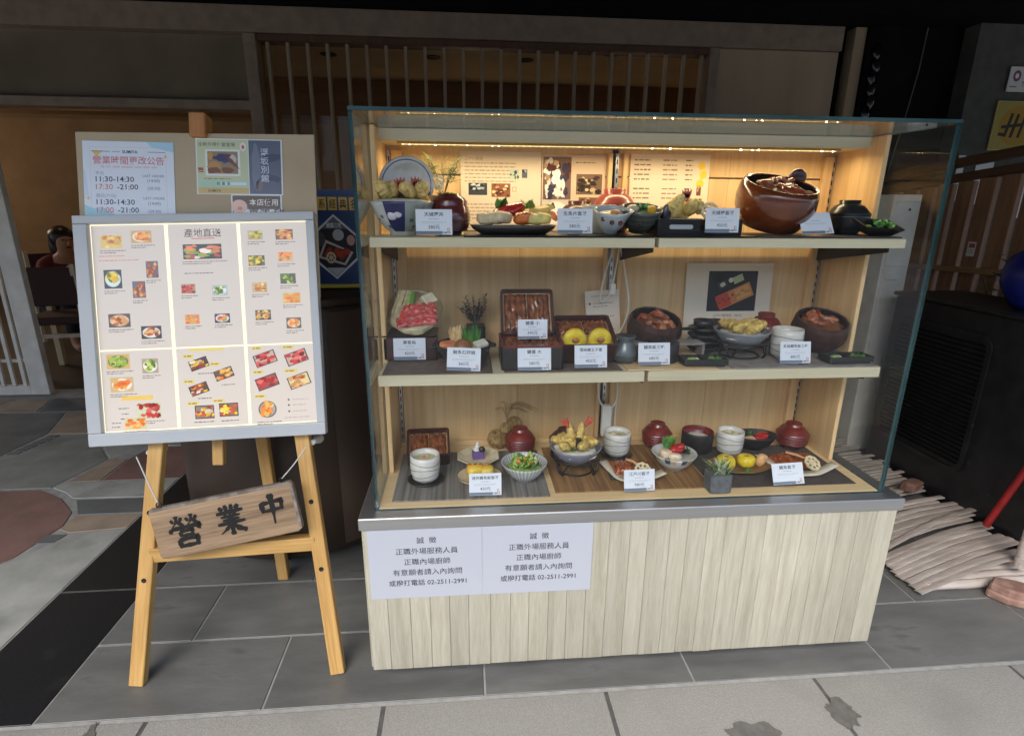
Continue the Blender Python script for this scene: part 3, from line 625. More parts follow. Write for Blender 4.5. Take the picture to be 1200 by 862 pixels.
tag(obj('stone_block', b, brick_red, None, (2.16,.19,0), (0,0,R(-38)), bevel=.006), 'rough reddish stone block in front of the bamboo poles', 'stone')
b = MB(); b.sup((0,0,.03),(.045,.03,.02),.4,nz=.3,seed=8,fr=16,nu=20,nv=10,smooth=False)
tag(obj('stone_block', b, mat('brown_stone', S(104,74,60), S(128,100,84), rough=.85, scale=20, bump=.6), None, (2.26,.80,0.085), (0,0,.4)), 'small brown stone at the back of the bamboo slats', 'stone')
tag(obj('red_pole', MB().tube([(2.30,.475,.11),(2.36,.43,.40),(2.395,.385,.62)], .013, 12), red_paint), 'red painted pole leaning against the black unit', 'pole')
bp = []; br = []
for k in range(14): bp.append((2.26+.012*k/13*1.2, .285-.0*k, .06+.42*k/13)); br.append(.021*(1.06 if k % 5 == 2 else 1))
tag(obj('bamboo_post', MB().tube(bp, br, 12), bamboo), 'upright cream bamboo post at the right edge', 'bamboo post')
t = thing('blue_jar', 'round cobalt blue jar standing on the black unit', 'jar', (2.54, .735, .915))
obj('body', MB().lathe([(0,0),(.055,0),(.085,.03),(.122,.10),(.125,.15),(.105,.21),(.06,.245),(.055,.27),(.048,.27),(.05,.24),(.0,.235)], 36), blue_glaze, t)
t = thing('leafy_plant', 'small green plant between blue jar and fence', 'plant', (2.80, 1.08, 0)); rl = random.Random(3)
obj('pot', MB().lathe([(0,0),(.08,0),(.10,.2),(.09,.2),(.085,.18),(0,.18)], 24), matte_black, t)
g = MB(); [g.tube([(0,0,.18),(rl.uniform(-.05,.05),rl.uniform(-.05,.05),.6),(rl.uniform(-.1,.1),rl.uniform(-.1,.1),1.0)], .004, 5, S(60,70,30)) for k in range(6)]; obj('stem', g, plant, t)
g = MB()
for k in range(150):
    a = rl.uniform(0,6.28); z = rl.uniform(.55,1.12); q = rl.uniform(.01,.13); g.leaf((q*math.cos(a),q*math.sin(a),z),(math.cos(a),math.sin(a),rl.uniform(-.3,.6)),rl.uniform(.04,.07),.022,S(rl.randint(40,74),rl.randint(78,104),rl.randint(24,40)))
obj('foliage', g, plant, t, normals=False)

# ================================================================== THE SHOWCASE
W = 1.4678; ZB = .05; ZC = .50; ZT = .534; GT = 1.5025; GX0, GX1, GY = .0295, 1.4383, .0295; BY = .455
case = thing('display_case', 'glass topped food display case on a whitewashed plank base', 'display case')
cb = lambda n, x0, x1, y0, y1, z0, z1, m, p=case, bv=.0015: obj(n, MB().box(x0, x1, y0, y1, z0, z1), m, p, bevel=bv)
base = cb('base_cabinet', .004, W-.004, .0125, .485, ZB+.004, ZC-.001, white_paint)
NP = 27; pw = W/NP; rp = random.Random(21); xs = [i*pw+(rp.uniform(-.005,.005) if 0 < i < NP else 0) for i in range(NP+1)]
for i in range(NP):
    dz = rp.uniform(-.001,.001)
    obj('plank', MB().box(.0003, xs[i+1]-xs[i]-.0003, rp.uniform(0,.0005), .012, 0, ZC-ZB-.0005), washed, base, (xs[i], 0, ZB+dz), bevel=.0014)
for i in range(8): obj('plank', MB().box(-.0,.010,.0007,.0575,0,ZC-ZB-.0005), washed, base, (-.0065,.0125+i*.059,ZB), bevel=.0012)
for x in (.12, W-.12):
    for yv in (.09, .40):
        k = obj('caster', MB().lathe([(0,-.011),(.02,-.011),(.023,-.006),(.023,.006),(.02,.011),(0,.011)], 20, M=Matrix.Rotation(R(90),4,'Y')), matte_black, case, (x, yv, .023))
        obj('fork', MB().box(-.016,.016,-.012,.012,.012,.0305), alu, k)
o = .0091
cb('counter', -o, W+o, -o, .50, ZC, ZT, steel, bv=.0025)
cb('deck', GX0+.009, GX1-.009, GY+.009, BY, ZT+.0004, ZT+.003, blonde_x, bv=.0005)
def glass_pane(name, x0, x1, y0, y1, z0, z1, thin):
    mb = MB().box(x0, x1, y0, y1, z0, z1); faces = {0:(0,),1:(0,)}  # order: bottom, top, front, right, back, left
    big = {'y': (2,4), 'x': (3,5), 'z': (0,1)}[thin]
    mb.mi = [0 if i in big else 1 for i in range(6)]
    return obj(name, mb, [pane, pane_edge], case)
glass_pane('front_pane', GX0, GX1, GY, GY+.008, ZT+.0005, GT-.0085, 'y')
glass_pane('side_pane', GX0, GX0+.008, GY+.0085, BY+.02, ZT+.0005, GT-.0085, 'x')
glass_pane('side_pane', GX1-.008, GX1, GY+.0085, BY+.02, ZT+.0005, GT-.0085, 'x')
glass_pane('top_pane', GX0, GX1, GY, BY+.02, GT-.008, GT, 'z')
# the wooden back box: side cheeks, back boards, header
CH = .235
cb('cheek', .041, .054, CH, BY, ZT+.0035, GT-.009, blonde); cb('cheek', GX1-.026, GX1-.013, CH, BY, ZT+.0035, GT-.009, blonde)
for x0, x1 in ((.0545,.44),(.4405,.715),(.735,1.08),(1.0805,GX1-.0265)):
    for z0, z1 in ((ZT+.0035,1.385),(1.3895,GT-.009)):
        cb('back_board', x0, x1, BY-.012, BY, z0, z1, blonde, bv=.001)
cb('back_rail', .0545, .7, BY-.03, BY-.0125, ZT+.0035, ZT+.018, blonde_x); cb('back_rail', .76, GX1-.0265, BY-.03, BY-.0125, ZT+.0035, ZT+.018, blonde_x)
cb('pillar', .068, .10, BY-.03, BY-.0125, ZT+.0185, GT-.05, blonde); cb('pillar', GX1-.067, GX1-.040, BY-.03, BY-.0125, ZT+.0185, GT-.05, blonde)
cb('pillar', .700, .712, BY-.035, BY-.0125, ZT+.0185, GT-.05, blonde); cb('pillar', .745, .758, BY-.035, BY-.0125, ZT+.0185, GT-.05, blonde)
dslot = mat('slot_black', S(24,22,20), rough=.7)
for x, yv in ((.0605, BY-.0125), (.7285, BY-.0125), (GX1-.0335, BY-.0125)):
    st = cb('slotted_upright', x-.0055, x+.0055, yv-.010, yv, ZT+.0185, GT-.05, alu, bv=.0008)
    g = MB()
    for k in range(34):
        z = ZT+.03+k*.026; g.box(x-.0016, x+.0016, yv-.0112, yv-.0102, z, z+.014)
    obj('slots', g, dslot, st)
hd = cb('header', .042, GX1-.014, .296, BY-.0125, 1.4635, GT-.0085, laminate)
# LED strip under the header
led = obj('led_strip', MB().box(.10, GX1-.10, .312, .328, 1.4575, 1.4632), mat('brass_channel', S(196,158,84), rough=.35, metal=.8), case)
g = MB(); rl = random.Random(2)
g2 = MB()
for k in range(72):
    x = .115+k*(GX1-.235)/71; s_ = .0015*rl.uniform(.7,1.2); (g if rl.random() < .16 else g2).box(x-s_*1.3, x+s_*1.3, .3175-s_, .3175+s_, 1.4558, 1.4574)
obj('led_beads', g, emitter('led_bead', (1,.82,.46), 60), led); obj('led_beads', g2, emitter('led_bead_dim', (1,.72,.28), 3), led); obj('led_diffuser', MB().box(.11, GX1-.11, .316, .319, 1.4561, 1.4574), emitter('led_glow', (1,.74,.34), 1.6), led)
la = bpy.data.lights.new('led_light', 'AREA'); la.shape = 'RECTANGLE'; la.size = 1.25; la.size_y = .012; la.energy = 3.1*EM; la.color = (1,.80,.47); la.spread = R(170)
link('led_light', la, led, (.735, .328, 1.4545))
# two shelves, each of two boards on steel brackets
SH = {}
for lv, (zt, yf) in enumerate(((1.227, .100), (.881, .100))):
    th = .024 if lv == 0 else .029
    for x0, x1 in ((.047, .747), (.758, 1.4175)):
        s_ = cb('shelf', x0, x1, yf+(0 if x0 < .5 else .003), BY-.04, zt-th, zt, laminate, bv=.0012)
    for x in (.0605+.012, .7525, GX1-.0335-.012):
        obj('bracket', MB().prism([(0,0),(-.30,0),(-.30,-.012),(-.03,-.055),(0,-.06)], -.002, .002, M=Matrix.Translation((x, BY-.026, zt-th-.0008)) @ Matrix(((0,0,1,0),(1,0,0,0),(0,1,0,0),(0,0,0,1)))), matte_black, case)
# cables and plug strip on the middle upright
def curve_pts(P, n=8):
    out = []
    for i in range(len(P)-1):
        p0, p1, p2, p3 = [Vector(P[max(0,min(len(P)-1,j))]) for j in (i-1,i,i+1,i+2)]
        for k in range(n):
            t = k/n; out.append(.5*((2*p1)+(p2-p0)*t+(2*p0-5*p1+4*p2-p3)*t*t+(3*p1-p0-3*p2+p3)*t**3))
    out.append(Vector(P[-1])); return out
cbl = thing('power_cable', 'white power cable looped down the middle upright', 'cable', (.73, .405, 0))
obj('lead', MB().tube(curve_pts([(.0,0,1.20),(-.03,-.005,1.10),(-.04,-.005,1.02),(-.01,-.01,1.05),(.01,-.01,1.19)]), .0028, 6), cable, cbl)
obj('lead', MB().tube(curve_pts([(.012,0,1.20),(.035,-.005,1.10),(.05,-.01,1.0),(.03,-.012,.93),(.0,-.01,.90)]), .0028, 6), cable, cbl)
obj('plug', MB().box(-.012,.006,-.014,.006,1.04,1.075), cable, cbl, bevel=.003)
obj('lead', MB().tube(curve_pts([(-.002,-.005,.848),(-.03,-.012,.78),(-.028,-.014,.70),(.005,-.012,.665),(.03,-.012,.70),(.026,-.01,.78),(.002,-.006,.848)]), .0028, 6), cable, cbl)
obj('lead', MB().tube(curve_pts([(.005,-.004,.848),(.03,-.008,.75),(.03,-.006,.64),(.035,0,.57)]), .0028, 6), cable, cbl)
obj('power_strip', MB().box(-.016,.016,-.02,.002,.57,.68), cable, cbl, bevel=.004)

# recruitment notices taped to the base
def sheet(name, label, cat, w_, h_, pr, loc, rot, m=None, thick=.0008, group=None, paper=S(192,194,200), bodym=None):
    t = thing(name, label, cat, loc, rot, group)
    b_ = MB().box(0, w_, 0, thick, 0, h_, paper); obj('sheet', b_, bodym or m or printm, t); obj('print', pr, m or printm, t, normals=False)
    return t
def recruit():
    p = Print(); K = S(40,40,48); cx = .152
    for s_, z, sz in (('誠  徵',.168,.0205),('正職外場服務人員',.136,.0205),('正職內場廚師',.104,.0205),('有意願者請入內詢問',.072,.0205)): p.text(s_, cx, z, sz, K, 1, bold=.006)
    p.text('或撥打電話 02-2511-2991', cx, .040, .0198, K, 1, bold=.010, sx=.97); return p
sheet('job_notice', 'white printed job notice taped on planks, nearest the easel', 'notice', .297, .21, recruit(), (.0093,-.0022,.2869), (0,0,0), gloss_print)
sheet('job_notice', 'white printed job notice taped on planks, right of its twin', 'notice', .297, .21, recruit(), (.3065,-.0030,.2869), (0,R(.15),0), gloss_print)

# posters standing against the back boards
CR = S(226,206,180)
p = Print()
for k in range(6): p.dashes(.012,.190-k*.010,.15,.0042,S(176,156,132),1,k)
for k in range(5): p.dashes(.012,.075-k*.010,.16 if k < 4 else .09,.0042,S(176,156,132),1,k+9)
p.text('江戸川鰻屋',.012,.198,.011,S(170,146,116),1,'l')
p.photo(.050,.118,.055,.034,S(62,66,72),[S(30,32,38),S(190,196,200),S(96,98,104)],n=16,seed=3,size=.22); p.photo(.118,.115,.056,.038,S(150,92,60),[S(226,190,140),S(104,52,40),S(236,220,190)],n=20,seed=4,size=.22)
p.photo(.158,.160,.028,.028,S(190,200,180),[S(90,110,80),S(220,226,214),S(60,70,60)],n=6,seed=5); p.photo(.188,.162,.016,.024,S(90,96,110),[S(40,50,70),S(180,190,200)],n=4,seed=6); p.rect(.158,.118,.012,.013,S(196,120,104),1); p.rect(.158,.118,.009,.010,CR,2)
sheet('story_poster', 'cream poster with two interior photos standing on top shelf', 'poster', .237, .222, p, (.265,.432,1.231), (R(-2),0,0), paper=CR)
p = Print(); p.rect(.095,.108,.188,.212,S(214,188,158),1)
p.photo(.045,.150,.084,.12,S(120,92,84),[S(226,214,204),S(60,56,80),S(176,140,100),S(90,40,34),S(240,232,220)],n=46,ly=2,seed=7,size=.22); p.photo(.045,.050,.084,.082,S(206,190,172),[S(92,74,50),S(150,92,70),S(120,120,80)],plate=S(236,226,212),n=6,ly=2,seed=8)
p.photo(.142,.134,.078,.058,S(120,92,66),[S(66,46,36),S(222,190,140),S(40,34,30)],n=30,ly=2,seed=9,size=.22); p.photo(.148,.066,.072,.062,S(132,84,60),[S(60,40,34),S(214,170,120),S(84,50,40)],n=30,ly=2,seed=10,size=.22); p.dashes(.10,.195,.06,.004,S(150,120,90),2,4)
sheet('photo_poster', 'poster collage of dishes and dining rooms on top shelf', 'poster', .19, .216, p, (.505,.432,1.231), (R(-2),0,0), paper=CR)
p = Print()
for k in range(14):
    z = .205-k*.0135
    if k in (5, 9): continue
    p.dashes(.012,z,.05,.0042,S(124,100,76),1,k); p.dashes(.10,z,.045,.0042,S(150,124,96),1,k+20); p.dashes(.17,z,.022,.0042,S(124,100,76),1,k+40)
for i, (x, z) in enumerate([(.222,.19),(.226,.165),(.218,.14)]): p.ell(x,z,.012,.012,S(236,196,60),2,9,0,.5,i)
p.photo(.216,.12,.014,.03,S(120,70,60),[S(60,40,40),S(200,150,120)],n=4,seed=3); p.photo(.220,.085,.018,.024,S(206,170,60),[S(236,200,60),S(120,90,30)],n=5,seed=6)
sheet('menu_poster', 'cream menu poster listing dishes with yellow flower border', 'poster', .245, .222, p, (.770,.432,1.231), (R(-2),0,0), paper=CR)
Pq = Print; p = Pq(); p.photo(.155,.137,.162,.128,S(34,34,38),[S(24,24,28)],n=2,seed=1)
rt = R(24)
p.rect(.165,.122,.118,.046,S(196,120,70),7,rt); p.rect(.128,.106,.044,.042,S(190,66,44),8,rt); p.rect(.190,.134,.05,.036,S(206,150,84),8,rt)
for k in range(10): p.ell(.115+k*.0105,.100+k*.0048+.006*math.sin(k*2),.006,.004,S(150,52,30) if k < 5 else S(180,120,60),9+k%3,8,rt,.4,k)
p.rect(.122,.158,.03,.022,S(60,62,58),7,rt); p.ell(.122,.158,.009,.007,S(190,196,170),8,9,rt,.4,2); p.rect(.172,.176,.034,.022,S(176,184,140),7,rt); p.ell(.148,.172,.008,.008,S(206,206,196),8)
p.text('江戸川鰻魚飯   980元',.098,.055,.0105,S(96,72,58),1,'l'); 
for k in range(3): p.dashes(.098,.044-k*.0085,(.03,.115,.085)[k],.0036,S(140,112,92),1,k+2)
p.text('SUMIYA',.262,.012,.0115,S(40,32,32),1,'r',bold=.02); p.dashes(.015,.012,.035,.003,S(170,150,130),1,5)
sheet('dish_poster', 'cream poster with dark photo of grilled eel on middle shelf', 'poster', .286, .250, [setattr(p,'v',[(x,y_,z+.024) for x,y_,z in p.v]), p][1], (.972,.422,.884), (R(-3),0,0), paper=S(222,206,184))
p = Print()
for k in range(3):
    z = .125-k*.042; p.ell(.014,z,.0035,.0035,S(90,50,44),1,12)
    for j in range(2): p.dashes(.024,z-j*.010,.066-(.02*j),.0028,S(160,130,110),1,k*3+j)
p.dashes(.02,.148,.055,.003,S(160,130,110),1,8)
sheet('paper_notice', 'small cream notice with three dots leaning against the upright', 'notice', .108, .165, p, (.655,.398,.8845), (R(-6),R(-4),0), paper=S(226,208,186))

# ================================================================== EASEL AND SIGNS
ez = thing('easel', 'honey coloured wooden A-frame easel holding the lit menu board', 'easel', (0,0,0))
TH = R(14)
def lean(x, s_, off=0):   # point on the leaning plane of the front legs, s_ metres up the slope
    return Vector((x, .055+s_*math.sin(TH)+off*math.cos(TH), s_*math.cos(TH)-off*math.sin(TH)))
def bar(name, a, b, w1, w2, m=easel_wood, p=ez):
    a = Vector(a); b = Vector(b); z = (b-a).normalized(); yv = Vector((0, math.cos(TH), -math.sin(TH))); x = yv.cross(z).normalized(); yv = z.cross(x)
    Mm = Matrix((x, yv, z)).transposed().to_4x4(); Mm.translation = a
    o_ = obj(name, MB().box(-w1/2, w1/2, -w2/2, w2/2, 0, (b-a).length), m, p, bevel=.002); o_.matrix_local = Mm; return o_
lg1 = bar('leg', lean(-.665,.0), lean(-.515,1.30), .039, .028); lg2 = bar('leg', lean(-.112,.0), lean(-.266,1.30), .039, .028)
bar('rear_leg', (-.40,.505,0), (-.392,.395,1.36), .036, .03)
rl_ = obj('cross_rail', MB().beam((-.615,.055+.37*math.sin(TH),.37*math.cos(TH)),(-.165,.055+.385*math.sin(TH),.385*math.cos(TH)),.028,.042), easel_wood_x, ez, bevel=.002)
obj('top_rail', MB().beam(lean(-.53,1.22),lean(-.255,1.22),.026,.04), easel_wood_x, ez, bevel=.002)
bar('mast', lean(-.437,.61,.03), lean(-.432,1.50,.03), .030, .024)
def peg_hole(lx0, lx1, ss):
    for s_ in ss:
        x = lx0+(lx1-lx0)*s_/1.40; c_ = lean(x, s_, -.0144)
        obj('peg_hole', MB().lathe([(.0003,0),(.0065,0),(.0068,.0006)], 14, M=Matrix.Translation(c_) @ Matrix.Rotation(R(90)+TH*0,4,'X') @ Matrix.Rotation(-TH,4,'X')), dslot, ez, normals=False)
peg_hole(-.665,-.505,(.30,.49)); peg_hole(-.112,-.278,(.31,.505))
def easel_part(name, mb, m, s_, x, off, **k):
    o_ = obj(name, mb, m, ez, **k); o_.matrix_local = Matrix.Translation(lean(x, s_, off)) @ Matrix.Rotation(-TH, 4, 'X'); return o_
for x, s_ in ((-.612,.655), (-.168,.671)):
    easel_part('peg', MB().lathe([(0,-.078),(.0125,-.078),(.014,-.075),(.014,-.062),(.008,-.036),(.008,.0),(0,.0)], 18, M=Matrix.Rotation(R(-90),4,'X') @ Matrix.Rotation(R(180),4,'X')), white_paint, s_, x, -.0)
easel_part('clamp', MB().box(-.022,.020,-.075,-.028,-.004,.060), wood('clamp_wood', S(166,106,54), S(196,136,76), axis=2, scale=22), 1.512, -.432, .03, bevel=.003)

# kraft foam board and its notices
BW = .612
fbd = thing('foam_board', 'kraft brown foam board clamped above the lit menu', 'board'); fbd.matrix_world = Matrix.Translation(lean(-.740,1.072,-.036)) @ Matrix.Rotation(-TH,4,'X') @ Matrix.Rotation(R(1),4,'Z') @ Matrix.Rotation(R(-.7),4,'Y')
obj('board', MB().box(0,BW,0,.006,0,.445), cardboard, fbd, bevel=.0008)
def on_board(name, label, cat, w_, h_, pr, u, v, rot=0, m=gloss_print, paper=S(226,232,238), off=-.0015):
    t = sheet(name, label, cat, w_, h_, pr, (0,0,0), (0,0,0), m, .0006, paper=paper)
    t.matrix_world = fbd.matrix_world @ Matrix.Translation((u, off, v)) @ Matrix.Rotation(R(rot),4,'Y'); return t
p = Print(); K = S(54,56,66); RD = S(212,120,122)
p.poly([(.0,.0),(.085,.0),(.075,.02),(.05,.035),(.02,.036),(0,.045)],S(160,210,220),1); p.poly([(.16,.212),(.228,.212),(.228,.185),(.20,.192),(.172,.198)],S(176,216,232),1); p.poly([(0,.06),(.012,.07),(.006,.13),(0,.14)],S(206,222,236),1)
p.poly([(.022,.187),(.05,.187),(.035,.170)],S(228,190,96),1)
for a in ((.114,.196,.19,.0006),(.114,.012,.19,.0006),(.018,.104,.0006,.184),(.208,.104,.0006,.184)): p.rect(*a,S(214,196,160),2)
p.rect(.045,.185,.046,.0014,S(70,110,140),2); p.rect(.185,.185,.044,.0014,S(70,110,140),2); p.rect(.083,.185,.02,.0012,S(70,110,140),2); p.text('SUMIYA',.118,.181,.011,K,3,bold=.02)
p.text('營業時間更改公告',.114,.154,.0225,RD,3,bold=.010); p.dashes(.044,.145,.14,.006,S(232,200,200),3,5)
p.text('平日',.03,.124,.011,S(140,140,150),3,'l'); p.text('11:30-14:30',.030,.106,.0195,K,3,'l',bold=.012,sx=1.08); p.text('17:30',.030,.086,.0195,RD,3,'l',bold=.01,sx=1.08); p.text('-21:00',.083,.086,.0195,K,3,'l',bold=.012,sx=1.08)
p.text('假日(六日)',.03,.065,.011,S(140,140,150),3,'l'); p.text('11:30-14:30',.030,.046,.0195,K,3,'l',bold=.012,sx=1.08); p.text('17:00',.030,.025,.0195,RD,3,'l',bold=.01,sx=1.08); p.text('-21:00',.083,.025,.0195,K,3,'l',bold=.012,sx=1.08)
for z, s_ in ((.119,'LAST ORDER'),(.106,'(14:00)'),(.086,'(20:30)'),(.060,'LAST ORDER'),(.046,'(14:00)'),(.025,'(20:30)')): p.text(s_,.175,z,.0095 if 'L' in s_ else .0115,S(110,112,122),3)
for i, (x, z) in enumerate([(.207,.174),(.01,.062),(.166,.006)]): p.ell(x,z,.004,.004,S(228,196,120),3,8,0,.5,i)
on_board('hours_notice', 'white opening hours notice with red heading on kraft board', 'notice', .228, .212, p, .014, .210, .8)
p = Print(); p.rect(.072,.082,.138,.16,S(202,208,168),1); p.text('全新外帶便當登場',.007,.143,.0125,S(108,112,88),2,'l',bold=.01)
p.rect(.072,.094,.094,.078,S(232,234,226),2); p.photo(.072,.094,.082,.066,S(150,130,96),[S(60,64,110),S(190,140,80),S(120,70,50),S(214,206,190)],n=9,ly=3,seed=5,size=.5)
for k in range(5): p.rect(.088+k*.004,.10-k*.006+.01,.032,.0022,S(120,66,54),16,R(-38))
p.ell(.128,.142,.0085,.013,S(236,230,220),2); p.ell(.128,.141,.004,.006,S(190,110,90),3); p.rect(.012,.074,.014,.009,S(170,90,70),2); p.rect(.013,.066,.014,.003,S(150,80,60),2)
p.dashes(.02,.046,.075,.0035,S(150,140,90),2,3); p.rect(.072,.032,.138,.018,S(176,210,184),2); p.rect(.10,.032,.07,.009,S(226,232,230),3)
for k in range(3): p.rect(.058+k*.014,.032,.008,.009,S(110,170,140) if k != 1 else S(120,130,130),4)
p.rect(.072,.011,.138,.018,S(206,180,112),2); p.text('SUMIYA',.03,.007,.010,S(70,60,40),3,'l',bold=.02)
p.rect(.187,.082,.088,.16,S(92,102,120),1); p.ell(.162,.085,.012,.07,S(118,128,144),2,16,0,.3,4); p.ell(.205,.11,.026,.012,S(70,78,98),2,14,.2,.5,2); p.ell(.21,.05,.02,.010,S(70,78,98),2,14,-.3,.5,3); p.ell(.17,.03,.01,.018,S(126,112,112),2,12,0,.4,6)
for k, s_ in enumerate(('浮','坂','別','館')): p.text(s_,.186,.118-k*.026,.024,S(206,212,222),3,bold=.01)
p.v = [(x*.955,y_,z*.90) for x,y_,z in p.v]
on_board('takeaway_flyer', 'green and slate blue takeaway flyer on kraft board', 'flyer', .2245, .1485, p, .300, .283, .6, paper=S(228,232,228))
p = Print(); p.rect(.077,.058,.146,.106,S(92,74,62),1); p.rect(.077,.038,.14,.062,S(240,238,234),2); p.text('本店使用',.055,.082,.0225,S(240,232,220),2,'l',bold=.010)
p.ell(.024,.077,.024,.021,S(236,192,172),3,22); p.ell(.026,.071,.008,.006,S(206,140,122),4,12); p.text('臺灣 豬',.052,.042,.034,S(76,60,52),3,'l',bold=.012); p.dashes(.03,.02,.09,.006,S(120,110,100),3,4)
p.v = [(x*.86,y_,z*.86) for x,y_,z in p.v]
on_board('pork_notice', 'white and brown notice about local pork below the flyer', 'notice', .1325, .099, p, .386, .184, .5, off=-.0008)

# the lit menu board
LW, LH = .614, .610
lb = thing('menu_lightbox', 'backlit white framed menu board of dish photos on the easel', 'menu board')
lb.matrix_world = Matrix.Translation(lean(-.732,.684,-.058)) @ Matrix.Rotation(R(1),4,'Z') @ Matrix.Rotation(-TH,4,'X') @ Matrix.Rotation(R(-1.4),4,'Y')
FR = .034
for n_, a in (('frame_rail',(0,LW,0,.030,0,FR)),('frame_rail',(0,LW,0,.030,LH-FR+.012,LH)),('frame_stile',(0,FR,0,.030,FR+.0004,LH-FR+.0116)),('frame_stile',(LW-FR+.012,LW,0,.030,FR+.0004,LH-FR+.0116))):
    obj(n_, MB().box(*a), plastic_white, lb, bevel=.0025, seg=2)
obj('back_panel', MB().box(.004,LW-.004,.022,.028,.004,LH-.004), plastic_white, lb)
X0, X1, Z0, Z1 = FR, LW-FR+.012, FR, LH-FR+.012; cw_ = (X1-X0); zm = Z0+.395*(Z1-Z0)
cols_ = [(X0, X0+.338*cw_), (X0+.345*cw_, X0+.672*cw_), (X0+.678*cw_, X1)]
obj('light_panel', MB().box(X0,X1,.0165,.0185,Z0,Z1), emitter('edge_glow', (1,.93,.66), 1.35), lb)
PK = S(218,205,190); K = S(110,98,94)
Y = {'fry': [S(214,160,80),S(196,120,50),S(236,200,120)], 'yel': [S(240,206,60),S(226,180,50),S(120,140,60)], 'eel': [S(196,120,66),S(170,84,44),S(226,170,110)], 'raw': [S(222,90,80),S(240,140,90),S(240,226,210),S(140,170,80)],
     'grn': [S(150,176,60),S(90,120,50),S(206,210,120)], 'red': [S(196,66,60),S(226,110,96),S(150,50,48)], 'org': [S(236,150,60),S(240,120,60),S(226,180,100)], 'mix': [S(236,200,60),S(206,100,70),S(220,210,190),S(160,80,60)]}
DK = S(70,70,72); WD = S(206,170,110)
def panel(ix, top, items):
    a, b = cols_[ix]; z0, z1 = (zm+.003, Z1-.003) if top else (Z0+.003, zm-.001); a += .003; b -= .003
    p = Print(); p.rect((a+b)/2-a, (z1-z0)/2, b-a, z1-z0, PK, 0); Wp, Hp = b-a, z1-z0
    for it in items:
        k = it[0]
        if k == 'ph':
            _, u, v, w_, h_, bgc, pal, plate, seed = it[:9]; rot = it[9] if len(it) > 9 else 0; tray = it[10] if len(it) > 10 else None
            p.photo(u*Wp, v*Hp, w_*Wp*.94, h_*Wp*.94, bgc, Y[pal], plate, 22, 2, seed, rot, tray, .30)
            if rot == 0:
                for j in range(2): p.dashes((u-w_/2)*Wp, v*Hp-h_*Wp/2-.0055-.0055*j, w_*Wp*(1.1 if j == 0 else .7), .0022, K, 1, seed+j)
        elif k == 'tag': p.rect(it[1]*Wp, it[2]*Hp, it[3]*Wp, .009, S(228,206,110), 1); p.dashes(it[1]*Wp-it[3]*Wp*.4, it[2]*Hp, it[3]*Wp*.7, .0035, S(150,120,70), 2, 3)
        elif k == 'tx': p.text(it[1], it[2]*Wp, it[3]*Hp, it[4], it[5], 2, bold=.004, rot=it[6] if len(it) > 6 else 0)
        elif k == 'ds': p.dashes(it[1]*Wp, it[2]*Hp, it[3]*Wp, .0026, it[4], 1, int(it[2]*100))
        elif k == 'rc': p.rect(it[1]*Wp, it[2]*Hp, it[3]*Wp, it[4], it[5], 1, it[6] if len(it) > 6 else 0)
        elif k == 'dot': p.ell(it[1]*Wp, it[2]*Hp, .0028, .0028, K, 1, 10)
    s_ = obj('menu_sheet', MB().box(0,Wp,.0,.0012,0,Hp,PK), backlit, lb, (a,.0150,z0)); obj('print', p, backlit, s_, (0,-.0002,0), normals=False)
panel(0, 1, [('ph',.26,.87,.32,.20,S(226,196,120),'fry',None,1),('ph',.68,.905,.30,.19,WD,'org',S(240,226,196),2),('ds',.08,.755,.35,S(222,130,120)),('ds',.08,.72,.55,S(222,130,120)),
  ('ph',.25,.57,.26,.29,DK,'yel',S(206,226,220),3),('ph',.80,.64,.18,.26,S(112,106,116),'eel',None,4),('ph',.60,.48,.19,.26,S(112,106,116),'eel',None,5),('ph',.30,.235,.32,.21,S(96,90,84),'eel',S(226,190,150),6),('ph',.73,.13,.30,.20,DK,'eel',S(226,220,206),7)])
panel(1, 1, [('tx','產地直送',.50,.90,.024,S(70,50,46)),('rc',.50,.882,.34,.0022,S(214,90,90)),('ph',.48,.775,.60,.24,S(62,62,60),'raw',None,8),('ds',.2,.60,.42,K),
  ('ph',.24,.475,.22,.155,S(190,150,110),'red',None,9),('ph',.70,.455,.24,.17,S(178,190,184),'grn',S(226,232,220),10),('ph',.27,.225,.22,.155,S(220,150,100),'org',None,11),('ph',.71,.225,.24,.15,DK,'raw',S(226,220,214),12)])
panel(2, 1, [('ph',.22,.90,.24,.15,S(190,180,150),'yel',None,13),('ph',.66,.90,.28,.17,S(110,90,76),'org',None,14),('ph',.22,.69,.26,.17,S(90,84,70),'yel',None,15),('ph',.66,.715,.25,.165,S(226,190,150),'org',None,16),
  ('ph',.24,.47,.24,.165,S(206,180,140),'fry',None,17),('ph',.68,.535,.25,.17,S(96,96,70),'grn',None,18),('ph',.72,.375,.28,.17,S(220,180,90),'org',None,19),('ph',.27,.24,.25,.165,S(84,84,86),'fry',None,20),('ph',.73,.165,.24,.18,S(110,100,84),'org',S(226,206,180),21)])
panel(0, 0, [('ph',.24,.87,.34,.23,S(214,176,110),'grn',S(120,130,50),22),('ph',.68,.80,.24,.23,S(180,160,140),'grn',S(236,232,206),23),('ph',.27,.58,.34,.23,S(206,180,130),'org',S(240,226,200),24),
  ('rc',.47,.405,.44,.012,S(236,196,100)),('ph',.62,.24,.36,.26,S(206,210,170),'red',None,25),('ds',.2,.28,.14,K),('ds',.24,.21,.1,K),('ds',.22,.15,.1,K),('ph',.42,.085,.32,.17,S(212,204,150),'org',None,26),('ds',.09,.1,.13,K),('ds',.09,.05,.12,K)])
rt = R(18)
